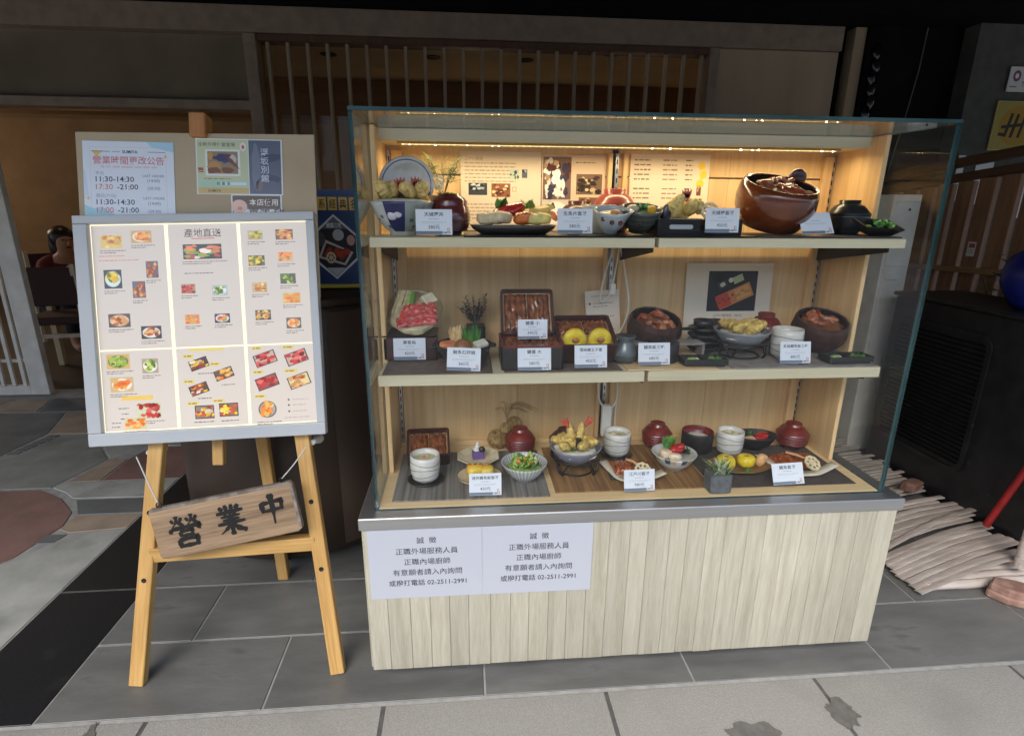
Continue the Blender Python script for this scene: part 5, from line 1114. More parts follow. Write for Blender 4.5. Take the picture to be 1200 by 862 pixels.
# eel plates with curved white dish and lotus
def eel_plate(loc, label, rot, w_=.17, d_=.115, big=1, seed=4):
    t = thing('eel_plate', label, 'plate', loc, (0,0,rot)); slatem = mat('dark_plate', S(70,68,66), S(56,54,53), rough=.4, scale=30)
    obj('dark_slab', MB().box(-w_*.42,w_*.42,-d_*.30,d_*.5,.004,.012), slatem, t, bevel=.002)
    def curved(pts, wd):
        mb = MB(); V = []; n = len(pts)
        for i,(x,y_,z) in enumerate(pts):
            tt = (Vector(pts[min(i+1,n-1)])-Vector(pts[max(i-1,0)])); nn = Vector((-tt.y, tt.x, 0)).normalized()*wd/2
            for sg, dz in ((-1,.003),(0,0),(1,.003)): V.append((x+nn.x*sg, y_+nn.y*sg, z+dz))
        F = [(i*3+j, i*3+3+j, i*3+4+j, i*3+1+j) for i in range(n-1) for j in range(2)]; m_ = len(V); V += [(a,b,c_-.004) for a,b,c_ in V]; F += [tuple(m_+q for q in f[::-1]) for f in F]
        F += [(i*3,m_+i*3,m_+i*3+3,i*3+3) for i in range(n-1)]+[(i*3+2,i*3+5,m_+i*3+5,m_+i*3+2) for i in range(n-1)]+[(0,1,2,m_+2,m_+1,m_),((n-1)*3,m_+(n-1)*3,m_+(n-1)*3+1,m_+(n-1)*3+2,(n-1)*3+2,(n-1)*3+1)]
        return mb.add(V, F, S(214,204,182), True)
    obj('curved_dish', curved([(p.x,p.y,p.z) for p in curve_pts([(-w_*.48,d_*.55,.020),(-w_*.34,.0,.014),(-w_*.20,-d_*.38,.012),(.02,-d_*.46,.013),(w_*.30,-d_*.42,.018),(w_*.60,-d_*.30,.030)],6)], .026), ceramic, t)
    e = MB(); eel_slab(e,(-w_*.14,d_*.14,.012),w_*.40,d_*.62,seed,R(8),.018,22,S(196,104,52),S(120,50,24)); eel_slab(e,(w_*.26,d_*.14,.012),w_*.38,d_*.60,seed+1,R(-6),.018,22,S(196,104,52),S(120,50,24)); obj('grilled_eel', e, sauce, t)
    lotus(t,(w_*.20,-d_*.22,.030),.024,(R(38),0,R(10))); obj('ginger_stem', MB().tube([(-.005,d_*.34,.036),(.012,d_*.14,.038),(w_*.15,-.006,.037)], [.004,.0045,.003], 7, S(226,170,120)), food, t); return t
eel_plate((.748,.165,zb), 'glazed eel with lotus on dark slab behind middle price card', R(-4), .15, .11, 1, 5)
eel_plate((1.262,.175,zb), 'glazed eel with lotus slice on curved white dish at right', R(2), .17, .125, 1, 9)
red_lidded((.895,.365,zb), 'red ribbed lidded bowl at back of the rush mat')
# checked bowl with tuna
t = thing('checked_bowl', 'white bowl with blue checked rim holding red tuna', 'bowl', (.895,.210,zb)); n = 48; prof = bowl_prof(.067,.052,.42,.003,.6,8); V = []; F = []; cl = []; m_ = len(prof)
for k in range(n):
    for r_, z in prof: V.append((r_*math.cos(2*math.pi*k/n), r_*math.sin(2*math.pi*k/n), z))
for k in range(n):
    for j in range(m_-1):
        F.append((k*m_+j,((k+1)%n)*m_+j,((k+1)%n)*m_+j+1,k*m_+j+1)); rim = 7 <= j <= 9; cl.append([S(70,84,104),S(196,176,130),S(214,212,204)][(k//2) % 3] if rim else S(206,204,196))
obj('bowl', MB().add(V, F, cl, True), ceramic, t)
g = MB(); slice_(g,(.004,.0,.055),(.022,.012,.016),(R(25),R(10),.3),S(196,40,36),seed=1); slice_(g,(.014,.006,.062),(.020,.010,.014),(R(30),R(-10),-.2),S(206,48,40),seed=2); obj('tuna', g, sauce, t)
g = MB(); slice_(g,(-.028,-.008,.050),(.018,.014,.014),(0,.2,.4),S(232,206,170),seed=3); slice_(g,(-.006,-.026,.047),(.018,.012,.011),(0,.1,-.3),S(236,216,186),seed=4); obj('white_fish', g, food, t)
g = MB(); greens(g,(-.01,.024,.05),12,.045,.026,3,[S(110,160,60),S(84,136,50)],.5,1.2,.012,.5); greens(g,(.036,.0,.046),22,.022,.008,4,[S(40,70,36),S(50,84,44)],.8,.8,.012,.6); obj('shiso_leaves', g, plant, t, normals=False)
t = thing('black_cup', 'wide black cup with red inside at back of deck', 'cup', (1.020,.335,zb)); obj('cup', MB().lathe([(0,0),(.046,0),(.049,.004),(.050,.06),(.049,.066),(.0465,.066)], 40), matte_black, t); obj('red_inside', MB().lathe([(.0464,.0655),(.0445,.06),(.042,.02),(0,.018)], 40), lacq_red, t, normals=False); g = MB(); rice(g,(0,0,.040),.040,.040,.010,2); obj('rice', g, food, t)
teacup((1.115,.303,zb), 'striped white tea cup between black cup and oval bowl', False)
# stone pot
def grass_pot(loc, label):
    t = thing('potted_plant', label, 'potted plant', loc); obj('pot', MB().prism(rrect(0,0,.062,.058,.010,3),0,.056), mat('granite_pot', S(78,80,82), S(98,100,102), rough=.85, scale=80, bump=.6, bscale=120), t, bevel=.004)
    g = MB(); rn = random.Random(6)
    for k in range(70): a = rn.uniform(0,6.28); g.leaf((rn.uniform(-.02,.02),rn.uniform(-.02,.02),.055),(math.cos(a)*.8,math.sin(a)*.8,rn.uniform(.5,1.6)),rn.uniform(.030,.052),.0045,rn.choice([S(104,136,72),S(200,206,176),S(84,116,60),S(176,190,150)]),rn.uniform(.5,1.4),4)
    obj('grass_blades', g, plant, t, normals=False)
grass_pot((.972,.074,ZD), 'small grey stone pot of variegated grass at deck front')
t = thing('roll_plate', 'brown oval plate with two yellow omelette rolls and ginger', 'plate', (1.095,.192,zb)); obj('plate', MB().lathe([(0,0),(.06,0),(.092,.010),(.098,.015),(.094,.016),(.058,.006),(0,.005)], 44, S(140,102,62), ey=.62), stone_c, t)
for k, x in enumerate((-.045, .018)): g = MB(); g.sup((x,-.004,.026),(.027,.024,.020),.75,S(236,204,50),(0,0,.2*k),.10,k,20,12,40,.15); obj('omelette_roll', g, food, t); g = MB(); g.sup((x-.004,-.010,.044),(.008,.005,.003),1,S(176,120,50)); obj('eel_centre', g, sauce, t)
g = MB(); g.sup((.068,.0,.026),(.017,.013,.021),.8,S(232,180,120),(R(10),R(14),.3),.15,4); obj('ginger', g, food, t)
g = MB(); greens(g,(.0,-.055,.010),8,.018,.006,9,GR,.8,.9,.006); obj('parsley', g, plant, t, normals=False)
t = thing('oval_bowl', 'black oval bowl with red tuna at back of deck', 'bowl', (1.215,.335,zb)); obj('bowl', MB().lathe(bowl_prof(.072,.048,.5,.004,.5,8), 44, ey=.68), matte_black, t); g = MB(); slice_(g,(.012,-.012,.040),(.020,.014,.012),(R(20),0,.2),S(190,36,34),seed=5); slice_(g,(.026,-.006,.043),(.016,.012,.012),(R(20),0,-.3),S(204,46,40),seed=6); obj('tuna', g, sauce, t); g = MB(); slice_(g,(-.026,-.016,.036),(.022,.012,.008),(R(10),0,.3),S(222,182,140),seed=7); obj('white_fish', g, food, t); g = MB(); greens(g,(.0,.02,.034),14,.024,.012,12,[S(50,80,40),S(84,120,54)],.8,.7,.02); obj('greens', g, plant, t, normals=False)
red_lidded((1.345,.335,zb), 'red ribbed lidded bowl at the right end of deck', Rr=.05)

# ---- price cards
def card(title, price, loc, label, lean_=14, rz=0, ry=0, w_=.088, h_=.060, sub=True, foot=True):
    p = Print(); K = S(58,60,68); p.rect(w_/2,h_/2,w_,h_,S(214,217,223),0); p.text(title,w_/2,h_*.735,.0098 if len(title) > 5 else .0112,K,1,bold=.012,sx=1.05)
    p.dashes(w_*.36,h_*.62,w_*.28,.0018,S(150,152,160),1,len(title)); p.dashes(w_*.14,h_*.50,w_*.70,.0014,S(170,172,180),1,len(title)+3); p.dashes(w_*.16,h_*.45,w_*.6,.0014,S(186,188,194),1,len(title)+5)
    if price: p.text(price,w_/2,h_*.235,.0115,K,1,bold=.004)
    p.rect(w_*.36,h_*.075,w_*.72,h_*.13,S(112,122,136),1); p.text('SUMIYA',w_*.835,h_*.05,.0062,S(60,56,60),1,bold=.02); p.rect(w_*.90,h_*.20,.006,.008,S(176,110,104),1,.1); p.rect(w_*.90,h_*.20,.003,.005,S(232,220,216),2,.1)
    t = thing('price_card', label, 'price card', loc, (0,0,R(rz)), 'white price cards'); rot = (R(-lean_),R(ry),0)
    c_ = obj('card', MB().box(0,w_,0,.0008,0,h_,S(226,229,236)), printm, t, (-w_/2,0,.004), rot); obj('print', p, printm, c_, (0,-.0002,0), normals=False)
    if foot: obj('stand', MB().box(-.018,.018,-.006,.034,0,.003), acrylic, t); obj('stand_back', MB().box(-.012,.012,.006,.0085,.003,.03), acrylic, t, rot=(R(-lean_),0,0))
    return t
card('迷你鰻魚飯套餐','450元',(.319,.074,ZD+.0034),'price card before the omelette plate on the striped placemat',16)
card('江戶川套餐','980元',(.747,.068,ZD+.0034),'price card before the lotus plate on the rush mat',14,2)
card('鰻魚套餐','',(1.183,.070,ZD+.0034),'tilted price card before the yellow rolls on the deck',22,-4,-4)

# ---- middle shelf
ZM = .8815
place_mat('shelf_mat', 'taupe mat at the left end of the middle shelf', 'mat', .056, .342, .104, .35, ZM, .002, taupe_mat)
place_mat('shelf_mat', 'brown mat under the lacquer boxes on middle shelf', 'mat', .372, .69, .108, .38, ZM, .002, taupe_mat)
place_mat('shelf_mat', 'wood coloured tray mat before the clay bottle', 'mat', .705, .955, .104, .36, ZM, .003, blonde_x, 0, R(-1))
place_mat('shelf_mat', 'grey stone mat at the right end of middle shelf', 'mat', .995, 1.412, .106, .36, ZM, .003, stone_mat)
zs = ZM+.0025
t = thing('black_riser', 'black lacquer riser box under the sukiyaki bowl', 'riser', (.117,.285,zs)); obj('riser_box', MB().box(-.074,.074,-.05,.06,0,.066), lacq_brown, t, bevel=.003); obj('riser_top', MB().box(-.076,.076,-.052,.062,.0662,.071), lacq_black, t, bevel=.002)
t = thing('sukiyaki_bowl', 'glass bowl of red beef, tofu and mushrooms tilted forward', 'bowl', (.128,.300,zs+.098), (R(36),0,0)); obj('glass_bowl', MB().lathe(bowl_prof(.082,.048,.4,.003,.55,9), 44), clear_bowl, t)
g = MB(); g.sup((0,0,.024),(.070,.070,.020),1,S(206,190,150),None,.15,5,26,12,40,.2); obj('cabbage_bed', g, food, t)
g = MB(); rn = random.Random(5)
for k in range(3): eel_slab(g,(.010+.004*k,-.036+.018*k,.040+.005*k),.112-.010*k,.036,k*3+1,R(9),.009,22,S(214,30,30),S(238,140,130))
obj('sliced_beef', g, sauce, t); obj('tofu', MB().box(-.02,.02,-.016,.016,-.007,.007,S(226,214,184)), food, t, (.042,.036,.052), (.3,.2,.7), bevel=.002)
g = MB()
for k in range(30): x = -.062+.03*rn.random(); g.tube([(x,-.01+.02*rn.random(),.036),(x+.012,.04+.01*rn.random(),.050),(x+.018,.06+.008*rn.random(),.056)], [.002,.0018,.0032], 5, rn.choice([S(226,210,164),S(214,194,146)]))
obj('enoki_mushrooms', g, food, t); g = MB(); [g.tube([(-.016+.010*k,.014,.048),(-.012+.010*k,.062,.054)], .006, 8, S(110,160,70) if k else S(170,196,120)) for k in range(2)]; obj('leek', g, food, t)
t = thing('potted_lavender', 'dark plant in square black pot at back of middle shelf', 'potted plant', (.303,.385,zs)); obj('pot', MB().prism(rrect(0,0,.048,.048,.004,3),0,.004).prism(rrect(0,0,.058,.058,.005,3),.004,.068), lacq_black, t, bevel=.002); g = MB(); rn = random.Random(9)
for k in range(14):
    a = rn.uniform(0,6.28); s_ = rn.uniform(.01,.05); tp = Vector((s_*math.cos(a)*1.1, s_*math.sin(a)*.5, .068+rn.uniform(.05,.10))); g.tube([(rn.uniform(-.01,.01),rn.uniform(-.01,.01),.066), tp*.6+Vector((0,0,.03)), tp], .001, 4, S(70,78,52))
    for j in range(26): b_ = rn.uniform(0,6.28); q = Vector((0,0,.066)).lerp(tp, .25+.03*j); g.leaf(q,(math.cos(b_),math.sin(b_),.4),rn.uniform(.010,.016),.005,S(58,50,66) if j > 4 else S(74,84,56),.3,2)
obj('foliage', g, plant, t, normals=False)
t = thing('hot_pot', 'black hot pot with mushrooms, salmon and chives', 'hot pot', (.267,.218,zs)); obj('pot', MB().lathe(bowl_prof(.078,.052,.55,.004,.5,9), 44), matte_black, t)
for sx in (-1,1): obj('handle', MB().sup((sx*.080,0,.046),(.010,.018,.004),.6), matte_black, t)
g = MB(); g.sup((0,0,.040),(.068,.068,.014),1,S(196,170,120),None,.2,4,26,10,50,.3); obj('broth_bed', g, food, t); g = MB(); slice_(g,(-.042,-.028,.055),(.024,.014,.009),(R(16),0,.3),S(222,132,84),seed=2); obj('salmon', g, food, t)
obj('shiitake', MB().lathe([(0,.020),(.012,.018),(.022,.010),(.025,.002),(.022,-.002),(0,0)], 24, S(150,96,56), M=Matrix.Translation((-.002,-.038,.052)) @ Matrix.Rotation(R(24),4,'X')), food, t)
g = MB(); rn = random.Random(12)
for k in range(34): x = -.034+.028*rn.random(); g.tube([(x,.01,.045),(x+rn.uniform(-.008,.008),.018,.085+rn.uniform(0,.014))], [.0016,.0024], 5, rn.choice([S(226,196,140),S(206,166,100)]))
obj('enoki_mushrooms', g, food, t); g = MB()
for k in range(46): g.leaf((.020+rn.uniform(-.02,.02),.005+rn.uniform(-.012,.012),.045),(rn.uniform(-.35,.35),rn.uniform(-.3,.2),1),rn.uniform(.040,.062),.0055,rn.choice([S(60,120,40),S(84,146,50),S(44,96,36)]),rn.uniform(-.1,.3),3,(0,1,0))
obj('chives', g, plant, t, normals=False); obj('tofu', MB().box(-.018,.018,-.014,.014,-.008,.008,S(226,220,204)), food, t, (.046,-.026,.054), (.3,-.2,.4), bevel=.002)
rs_ = thing('black_riser', 'black riser box behind the flat eel box', 'riser', (.448,.305,zs)); obj('riser_box', MB().box(-.07,.07,-.045,.05,0,.052), lacq_black, rs_, bevel=.002)
jubako((.448,.300,zs+.0525), 'black lacquer eel box propped up steeply on middle shelf', .150, .135, .040, (R(58),0,0), lacq_black, lacq_brown, .72, 11, 2)
jubako((.448,.186,zs), 'large black lacquer eel box lying flat before the propped one', .166, .130, .066, (R(3),0,0), lacq_black, lacq_red, .86, 13, 2)
jubako((.605,.240,zs+.001), 'brown lacquer box with two yellow omelette rolls over eel', .160, .135, .062, (R(26),0,R(1)), lacq_brown, lacq_brown, .80, 17, 2, 2)
red_lidded((.600,.372,zs), 'black lidded soup bowl behind the omelette eel box', lacq_black, .048, .082, ribs=False); bpy.context.view_layer.update()
def tub(loc, label, Rr, H, col, rot, m, facets=0, seed=1, inner=None, knob=False, fill=True):
    loc = (loc[0], loc[1], loc[2]+.76*Rr*math.sin(rot[0]))
    t = thing('wooden_tub', label, 'tub', loc, rot); prof = [(0,0),(Rr*.74,0),(Rr*.80,.006),(Rr*.95,H*.35),(Rr,H*.6),(Rr*.97,H*.85),(Rr*.90,H),(Rr*.86,H*1.0),(Rr*.84,H*.97)]
    n = facets or 48; obj('tub_body', MB().lathe(prof, n, smooth=not facets), m, t); obj('dark_inside', MB().lathe([(Rr*.84,H*.968),(Rr*.88,H*.8),(Rr*.85,H*.5),(0,H*.45)], 44), inner or lacq_black, t, normals=False)
    g = MB(); rn = random.Random(seed)
    for k in range(16): a = rn.uniform(0,6.28); q = Rr*.60*rn.random()**.5; g.sup((q*math.cos(a),q*math.sin(a),H*.86+rn.uniform(0,.010)),(Rr*.22,Rr*.14,.006),.6,rn.choice([S(176,84,48),S(196,112,76),S(150,66,38),S(206,140,100)]),(rn.uniform(-.6,.6),rn.uniform(-.6,.6),rn.uniform(0,3)),.25,k,12,8,60,.3)
    g.sup((0,0,H*.74),(Rr*.80,Rr*.80,.02),1,S(120,66,38),None,.1,3); obj('eel_pieces', g, sauce, t)
    if knob:
        obj('round_handle', MB().lathe([(0,-.008),(.020,-.008),(.024,-.004),(.024,.004),(.020,.008),(0,.008)], 28, M=Matrix.Translation((Rr*.72,Rr*.62,H*1.02)) @ Matrix.Rotation(R(78),4,'X')), lacq_brown, t)
    return t
dark_tub = mat('dark_tub_wood', S(70,40,32), S(48,27,22), rough=.5, scale=12, stretch=(1,1,3), spec=.3)
amber = mat('amber_lacquer', S(116,54,18), S(80,34,12), rough=.2, scale=8, stretch=(1,1,.4), coat=.6)
tub((.832,.322,zs+.001), 'dark faceted tub of eel at back of the middle shelf', .082, .088, 0, (R(17),R(3),0), dark_tub, 14, 3)
tub((1.338,.292,zs+.001), 'dark faceted tub of eel tilted at right of middle shelf', .080, .085, 0, (R(20),R(-2),0), dark_tub, 14, 7)
t = thing('clay_bottle', 'grey green glazed clay bottle before the dark tub', 'bottle', (.716,.192,zs+.001)); obj('bottle', MB().lathe([(0,0),(.030,0),(.036,.008),(.037,.022),(.030,.042),(.022,.055),(.021,.062),(.029,.070),(.030,.074),(.026,.075),(.018,.064),(0,.06)], 36, [S(70,76,76)]*3+[S(96,104,104)]*2+[S(84,92,92)]*3+[S(56,62,62)]*4), ceramic, t)
t = thing('black_teapot', 'short black lidded pot beside the clay bottle', 'pot', (.828,.190,zs+.001)); obj('pot', MB().lathe([(0,0),(.036,0),(.040,.004),(.041,.052),(.039,.056),(0,.056)], 40), matte_black, t); obj('lid', MB().lathe([(0,.066),(.008,.066),(.010,.060),(.034,.0585),(.037,.0565),(0,.0565)], 36), matte_black, t); obj('spout', MB().tube([(-.034,-.012,.050),(-.052,-.02,.058)], [.008,.004], 8), matte_black, t)
t = thing('grey_riser', 'low grey riser board behind the black lidded pot', 'riser', (.855,.245,zs+.001)); obj('riser_top', MB().box(-.105,.105,-.028,.028,.036,.042), stone_mat, t, bevel=.002); [obj('riser_side', MB().box(sx*.100-.003,sx*.100+.003,-.028,.028,0,.0358), stone_mat, t) for sx in (-1,1)]
t = thing('bowl_stack', 'stack of black bowls beside the wire stand', 'bowl stack', (.984,.290,zs+.001))
for k in range(4): obj('bowl', MB().lathe([(0,0),(.030,0),(.044,.012),(.047,.018),(.045,.0185),(.028,.006),(0,.005)], 36), lacq_black if k % 2 else matte_black, t, (0,0,.0185*k))
obj('top_cup', MB().lathe([(0,0),(.022,0),(.028,.006),(.030,.022),(.027,.022),(.024,.008),(0,.006)], 30), lacq_black, t, (-.004,0,.0745))
t = thing('black_ladle', 'long handled black ladle lying behind the bowl stack', 'ladle', (.915,.330,zs+.045)); obj('ladle_cup', MB().lathe(bowl_prof(.032,.02,.5,.002,.5,6), 28), matte_black, t, (-.02,0,0)); obj('ladle_handle', MB().tube([(.008,0,.016),(.08,-.01,.020)], .005, 8), matte_black, t); obj('ladle_rest', MB().lathe([(0,-.0455),(.022,-.0455),(.018,-.001),(0,-.001)], 20), matte_black, t, (-.02,0,0))
t = thing('black_jar', 'small black jar behind the bowl stack', 'jar', (1.052,.352,zs+.001)); obj('jar', MB().lathe([(0,0),(.026,0),(.030,.05),(.030,.082),(.026,.082),(.024,.05),(0,.045)], 30), matte_black, t)
def twin_dish(loc, label, rz=0, sc_=1):
    t = thing('divided_dish', label, 'dish', loc, (0,0,rz)); hx, hy = .062*sc_, .030
    obj('tray', MB().holed(rrect(0,0,2*hx,2*hy,.006,3), [rrect(-hx/2,0,hx-.008,2*hy-.010,.005,3), rrect(hx/2,0,hx-.008,2*hy-.010,.005,3)], .005, .020, (1,1,1,1)).prism(rrect(0,0,2*hx-.012,2*hy-.010,.006,3),0,.006), matte_black, t)
    g = MB(); greens(g,(hx/2,0,.010),34,.016,.006,3,[S(96,160,60),S(120,184,80)],.8,.8,.012,.7); obj('spring_onion', g, plant, t, normals=False); g = MB(); g.sup((-hx/2,0,.012),(.014,.010,.009),.8,S(140,170,90),None,.2,2); g.sup((-hx/2+.014,.004,.011),(.008,.008,.007),.8,S(206,200,170),None,.2,3); obj('wasabi', g, food, t); return t
twin_dish((.925,.148,zs+.001), 'black divided dish of greens near shelf middle', R(-2)); twin_dish((1.345,.152,zs+.001), 'black divided dish of greens at middle shelf right end', R(2), 1.08)
tempura_bowl((1.074,.238,zs+.001), 'grey tempura bowl in black wire stand on middle shelf', S(140,142,146), S(160,160,166), .080, 13, False)
teacup((1.195,.205,zs+.001), 'tall plain white tea cup on the middle shelf', False, Rr=.043, H=.086, fill=S(206,176,120))
red_lidded((1.205,.345,zs+.001), 'red lidded bowl behind the tall white cup', lacq_red, .050, .105, ribs=False)
card('壽喜燒','420元',(.117,.222,zs+.002),'price card leaning on the black riser below the sukiyaki',6)
card('鮭魚石狩鍋','360元',(.265,.120,zs),'tilted price card before the hot pot',16,0,3)
card('鰻重 小','390元',(.452,.165,zs+.0705),'price card resting on top of the flat eel box',10,0,0,.080,.052,foot=False)
card('鰻重 大','580元',(.451,.106,zs),'price card before the large flat eel box',12)
card('蒲燒鰻玉子重','450元',(.605,.122,zs),'price card before the omelette roll eel box',12)
card('鰻魚飯三吃','680元',(.783,.135,zs+.001),'price card between clay bottle and black lidded pot',12)
card('炙燒鰻魚飯三吃','880元',(1.182,.128,zs+.001),'price card before the tall white cup',12)

# ---- top shelf
ZP = 1.2275
place_mat('shelf_mat', 'black tray under the sashimi on top shelf', 'tray', .272, .748, .108, .34, ZP, .004, lacq_black)
place_mat('shelf_mat', 'black tray under the bento box on top shelf', 'tray', .762, 1.02, .112, .34, ZP, .004, lacq_black)
place_mat('shelf_mat', 'thin black mat under the amber tub on top shelf', 'tray', 1.03, 1.412, .112, .34, ZP, .004, dark_mat)
# tendon bowl with its lid plate
t = thing('tempura_rice_bowl', 'blue patterned bowl of tempura with plate propped behind', 'bowl', (.118,.205,ZP)); n = 36; prof = bowl_prof(.082,.082,.42,.0035,.6,9,.010); V = []; F = []; cl = []; m_ = len(prof)
for k in range(n):
    for r_, z in prof: V.append((r_*math.cos(2*math.pi*k/n), r_*math.sin(2*math.pi*k/n), z))
for k in range(n):
    for j in range(m_-1):
        F.append((k*m_+j,((k+1)%n)*m_+j,((k+1)%n)*m_+j+1,k*m_+j+1)); q = (k//4) % 3; cl.append(S(206,204,196) if j < 2 or j > 11 else [S(44,46,92),S(150,158,152),S(184,186,180)][q] if noise.noise((k*.9,j*.9,1)) < .35 or q == 0 else S(96,104,110))
obj('bowl', MB().add(V, F, cl, True), ceramic, t); g = MB(); rice(g,(0,0,.078),.068,.068,.012,3); obj('rice', g, food, t)
for a in (-1.75,): g = MB(); [g.sup((.0655*math.cos(a+dx),.0655*math.sin(a+dx),.05+dz),(.012,.006,.012),1,S(206,200,206)) for dx, dz in ((-.12,0),(.10,.006))]; obj('flower_medallion', g, ceramic, t)
prof = [(0,0),(.03,0),(.032,-.006),(.038,-.006),(.06,.004),(.080,.012),(.082,.016),(.079,.0165),(.058,.009),(0,.006)]
lp = obj('lid_plate', MB().lathe(prof, 44, [S(196,194,184)]*5+[S(110,118,140)]+[S(186,182,168)]*3), ceramic, t, (.008,.058,.124), (R(76),0,0)); lp.scale = (.87,.87,.87); obj('blue_rim', MB().tube([(.072*math.cos(a),.072*math.sin(a),.0145) for a in [2*math.pi*k/40 for k in range(41)]], .0016, 5, S(84,96,140), caps=False), ceramic, lp)
g = MB(); rn = random.Random(3)
for k in range(9): tempura(g,(rn.uniform(-.05,.05),rn.uniform(-.02,.03),.098+.016*rn.random()),.06,.017,(R(rn.uniform(40,88)),0,rn.uniform(-1.3,1.3)),k+30,S(236,204,126))
obj('tempura', g, crisp, t); tail(t,(.0,-.012,.112),(-.25,0,1),S(226,110,84)); tail(t,(.034,-.012,.114),(.2,0,1),S(226,110,84)); g = MB(); greens(g,(-.05,.01,.09),14,.03,.012,3,[S(176,176,84),S(150,160,70)],.8,.9,.012); obj('greens', g, plant, t, normals=False)
t = thing('flower_arrangement', 'pine and white blossom arrangement in blue pot on top shelf', 'plant', (.215,.345,ZP)); obj('blue_pot', MB().lathe(bowl_prof(.036,.100,.6,.003,.6,6), 30, S(92,98,116)), ceramic, t); g = MB(); rn = random.Random(8)
for k in range(12):
    tp = Vector((rn.uniform(-.06,.05),rn.uniform(-.03,.02),.13+rn.uniform(.03,.075))); g.tube([(0,0,.09),tp*.6+Vector((0,0,.05)),tp], .0012, 4, S(110,90,60))
    for j in range(16):
        d = Vector((rn.uniform(-1,1),rn.uniform(-1,1),rn.uniform(-.2,1))).normalized(); b_ = tp*(.8+.02*(j % 10)); g.tube([b_, b_+d*.024], [.0008,.0004], 3, rn.choice([S(96,120,60),S(120,140,80),S(80,100,56)]))
obj('pine_needles', g, plant, t); g = MB()
for k in range(26): c_ = Vector((rn.uniform(-.045,.005),-.012+rn.uniform(-.012,.012),.115+rn.uniform(0,.04))); [g.leaf(c_,(math.cos(a),-.4,math.sin(a)),.009,.005,S(240,232,206),.1,2,(0,1,0)) for a in (0,1.25,2.5,3.77,5.0)]
obj('blossom', g, plant, t, normals=False); g = MB(); greens(g,(.01,0,.10),26,.022,.01,4,[S(200,196,60),S(150,170,60)],1,.6,.02); obj('moss', g, plant, t, normals=False)
t = thing('ribbed_jar', 'dark red ribbed lacquer jar beside the tempura bowl', 'jar', (.236,.215,ZP)); prof = [(0,0),(.030,0),(.031,.010)]
for k in range(8): u = k/7; r_ = .040+.013*math.sin(math.pi*(.15+.7*u)); prof += [(r_+.001,.012+.060*u),(r_-.0008,.015+.060*u)]
prof += [(.046,.084),(.038,.094),(.030,.097),(.028,.103),(.024,.103),(.022,.099),(0,.098)]; obj('jar', MB().lathe(prof, 44), lacq_brown if False else mat('dark_red_lacquer', S(96,28,24), S(72,20,18), rough=.22, scale=20, coat=.4), t)
t = thing('sashimi_boat', 'black boat plate of tuna, salmon and white sashimi', 'plate', (.400,.200,ZP+.0045)); boat = MB()
for sgn in (1,): boat.lathe([(0,0),(.085,0),(.106,.013),(.112,.023),(.109,.023),(.102,.015),(.082,.005),(0,.004)], 44, ey=.52, sq=2.6)
obj('boat_plate', boat, mat('brushed_black_plate', S(70,64,60), S(48,44,42), rough=.4, scale=40, stretch=(.1,1,1)), t)
def sash(name, n_, x0, dx, y0, z0, sz, col, rot, m=sauce):
    g = MB()
    for k in range(n_): slice_(g,(x0+dx*k, y0, z0+.004+.002*k), (sz[0]*1.15,sz[1]*1.15,sz[2]*1.2), (rot[0], rot[1], rot[2]+.1*k), col, seed=k+int(x0*100))
    obj(name, g, m, t)
sash('tuna_slices', 4, -.030, .012, .002, .052, (.022,.012,.009), S(206,48,38), (R(20),R(-28),.2)); sash('salmon_slices', 3, .016, .010, -.022, .034, (.015,.016,.012), S(232,120,48), (R(10),.2,.2)); sash('white_fish_slices', 3, -.072, .022, -.020, .034, (.020,.015,.012), S(230,206,164), (R(10),.1,.3), food)
sash('yellow_fish_slices', 3, .046, .014, .0, .048, (.020,.014,.010), S(236,196,110), (R(15),R(-15),.1), food); sash('squid_slices', 2, .052, .022, -.026, .034, (.018,.014,.011), S(236,214,130), (R(10),.1,.1), food)
g = MB(); greens(g,(-.032,.016,.055),14,.04,.02,3,[S(84,140,56),S(110,160,70)],.5,1.3,.012,.4); greens(g,(.040,.020,.052),16,.036,.014,6,[S(84,130,50),S(120,160,70)],.6,1.2,.012,.4); obj('shiso_leaves', g, plant, t, normals=False)
g = MB(); g.sup((-.050,-.008,.050),(.012,.008,.006),.8,S(240,206,206),None,.1,1); obj('radish_slice', g, food, t)
# small bowls
def flower_spots(t, rr_, zz, pts, col=S(104,46,52)):
    for a, dz in pts:
        g = MB(); [g.sup((rr_*math.cos(a)+.004*math.cos(q),rr_*math.sin(a),zz+dz+.004*math.sin(q)),(.0028,.0016,.0028),1,col) for q in (0,1.26,2.5,3.77,5.03)]; obj('painted_flower', g, ceramic, t)
t = thing('spouted_bowl', 'pale blue spouted bowl with red painted flowers', 'bowl', (.648,.172,ZP+.010), (R(15),0,0)); b = MB(); prof = bowl_prof(.046,.058,.42,.003,.6,8); b.lathe(prof, 40, S(176,184,186))
b.v = [(x*(1+.30*max(0,x/.046)**6*max(0,z/.058)) , y_*1.0, z+.006*max(0,-y_/.046)*0) for x, y_, z in b.v]; obj('bowl', b, ceramic, t); flower_spots(t, .0415, .034, [(-1.75,.004),(-2.3,.010),(-1.2,.002)]); g = MB(); g.sup((-.004,0,.046),(.030,.030,.008),1,S(214,196,150),None,.2,2); g.sup((.006,-.01,.055),(.012,.008,.006),.7,S(214,150,90)); obj('side_dish', g, food, t)
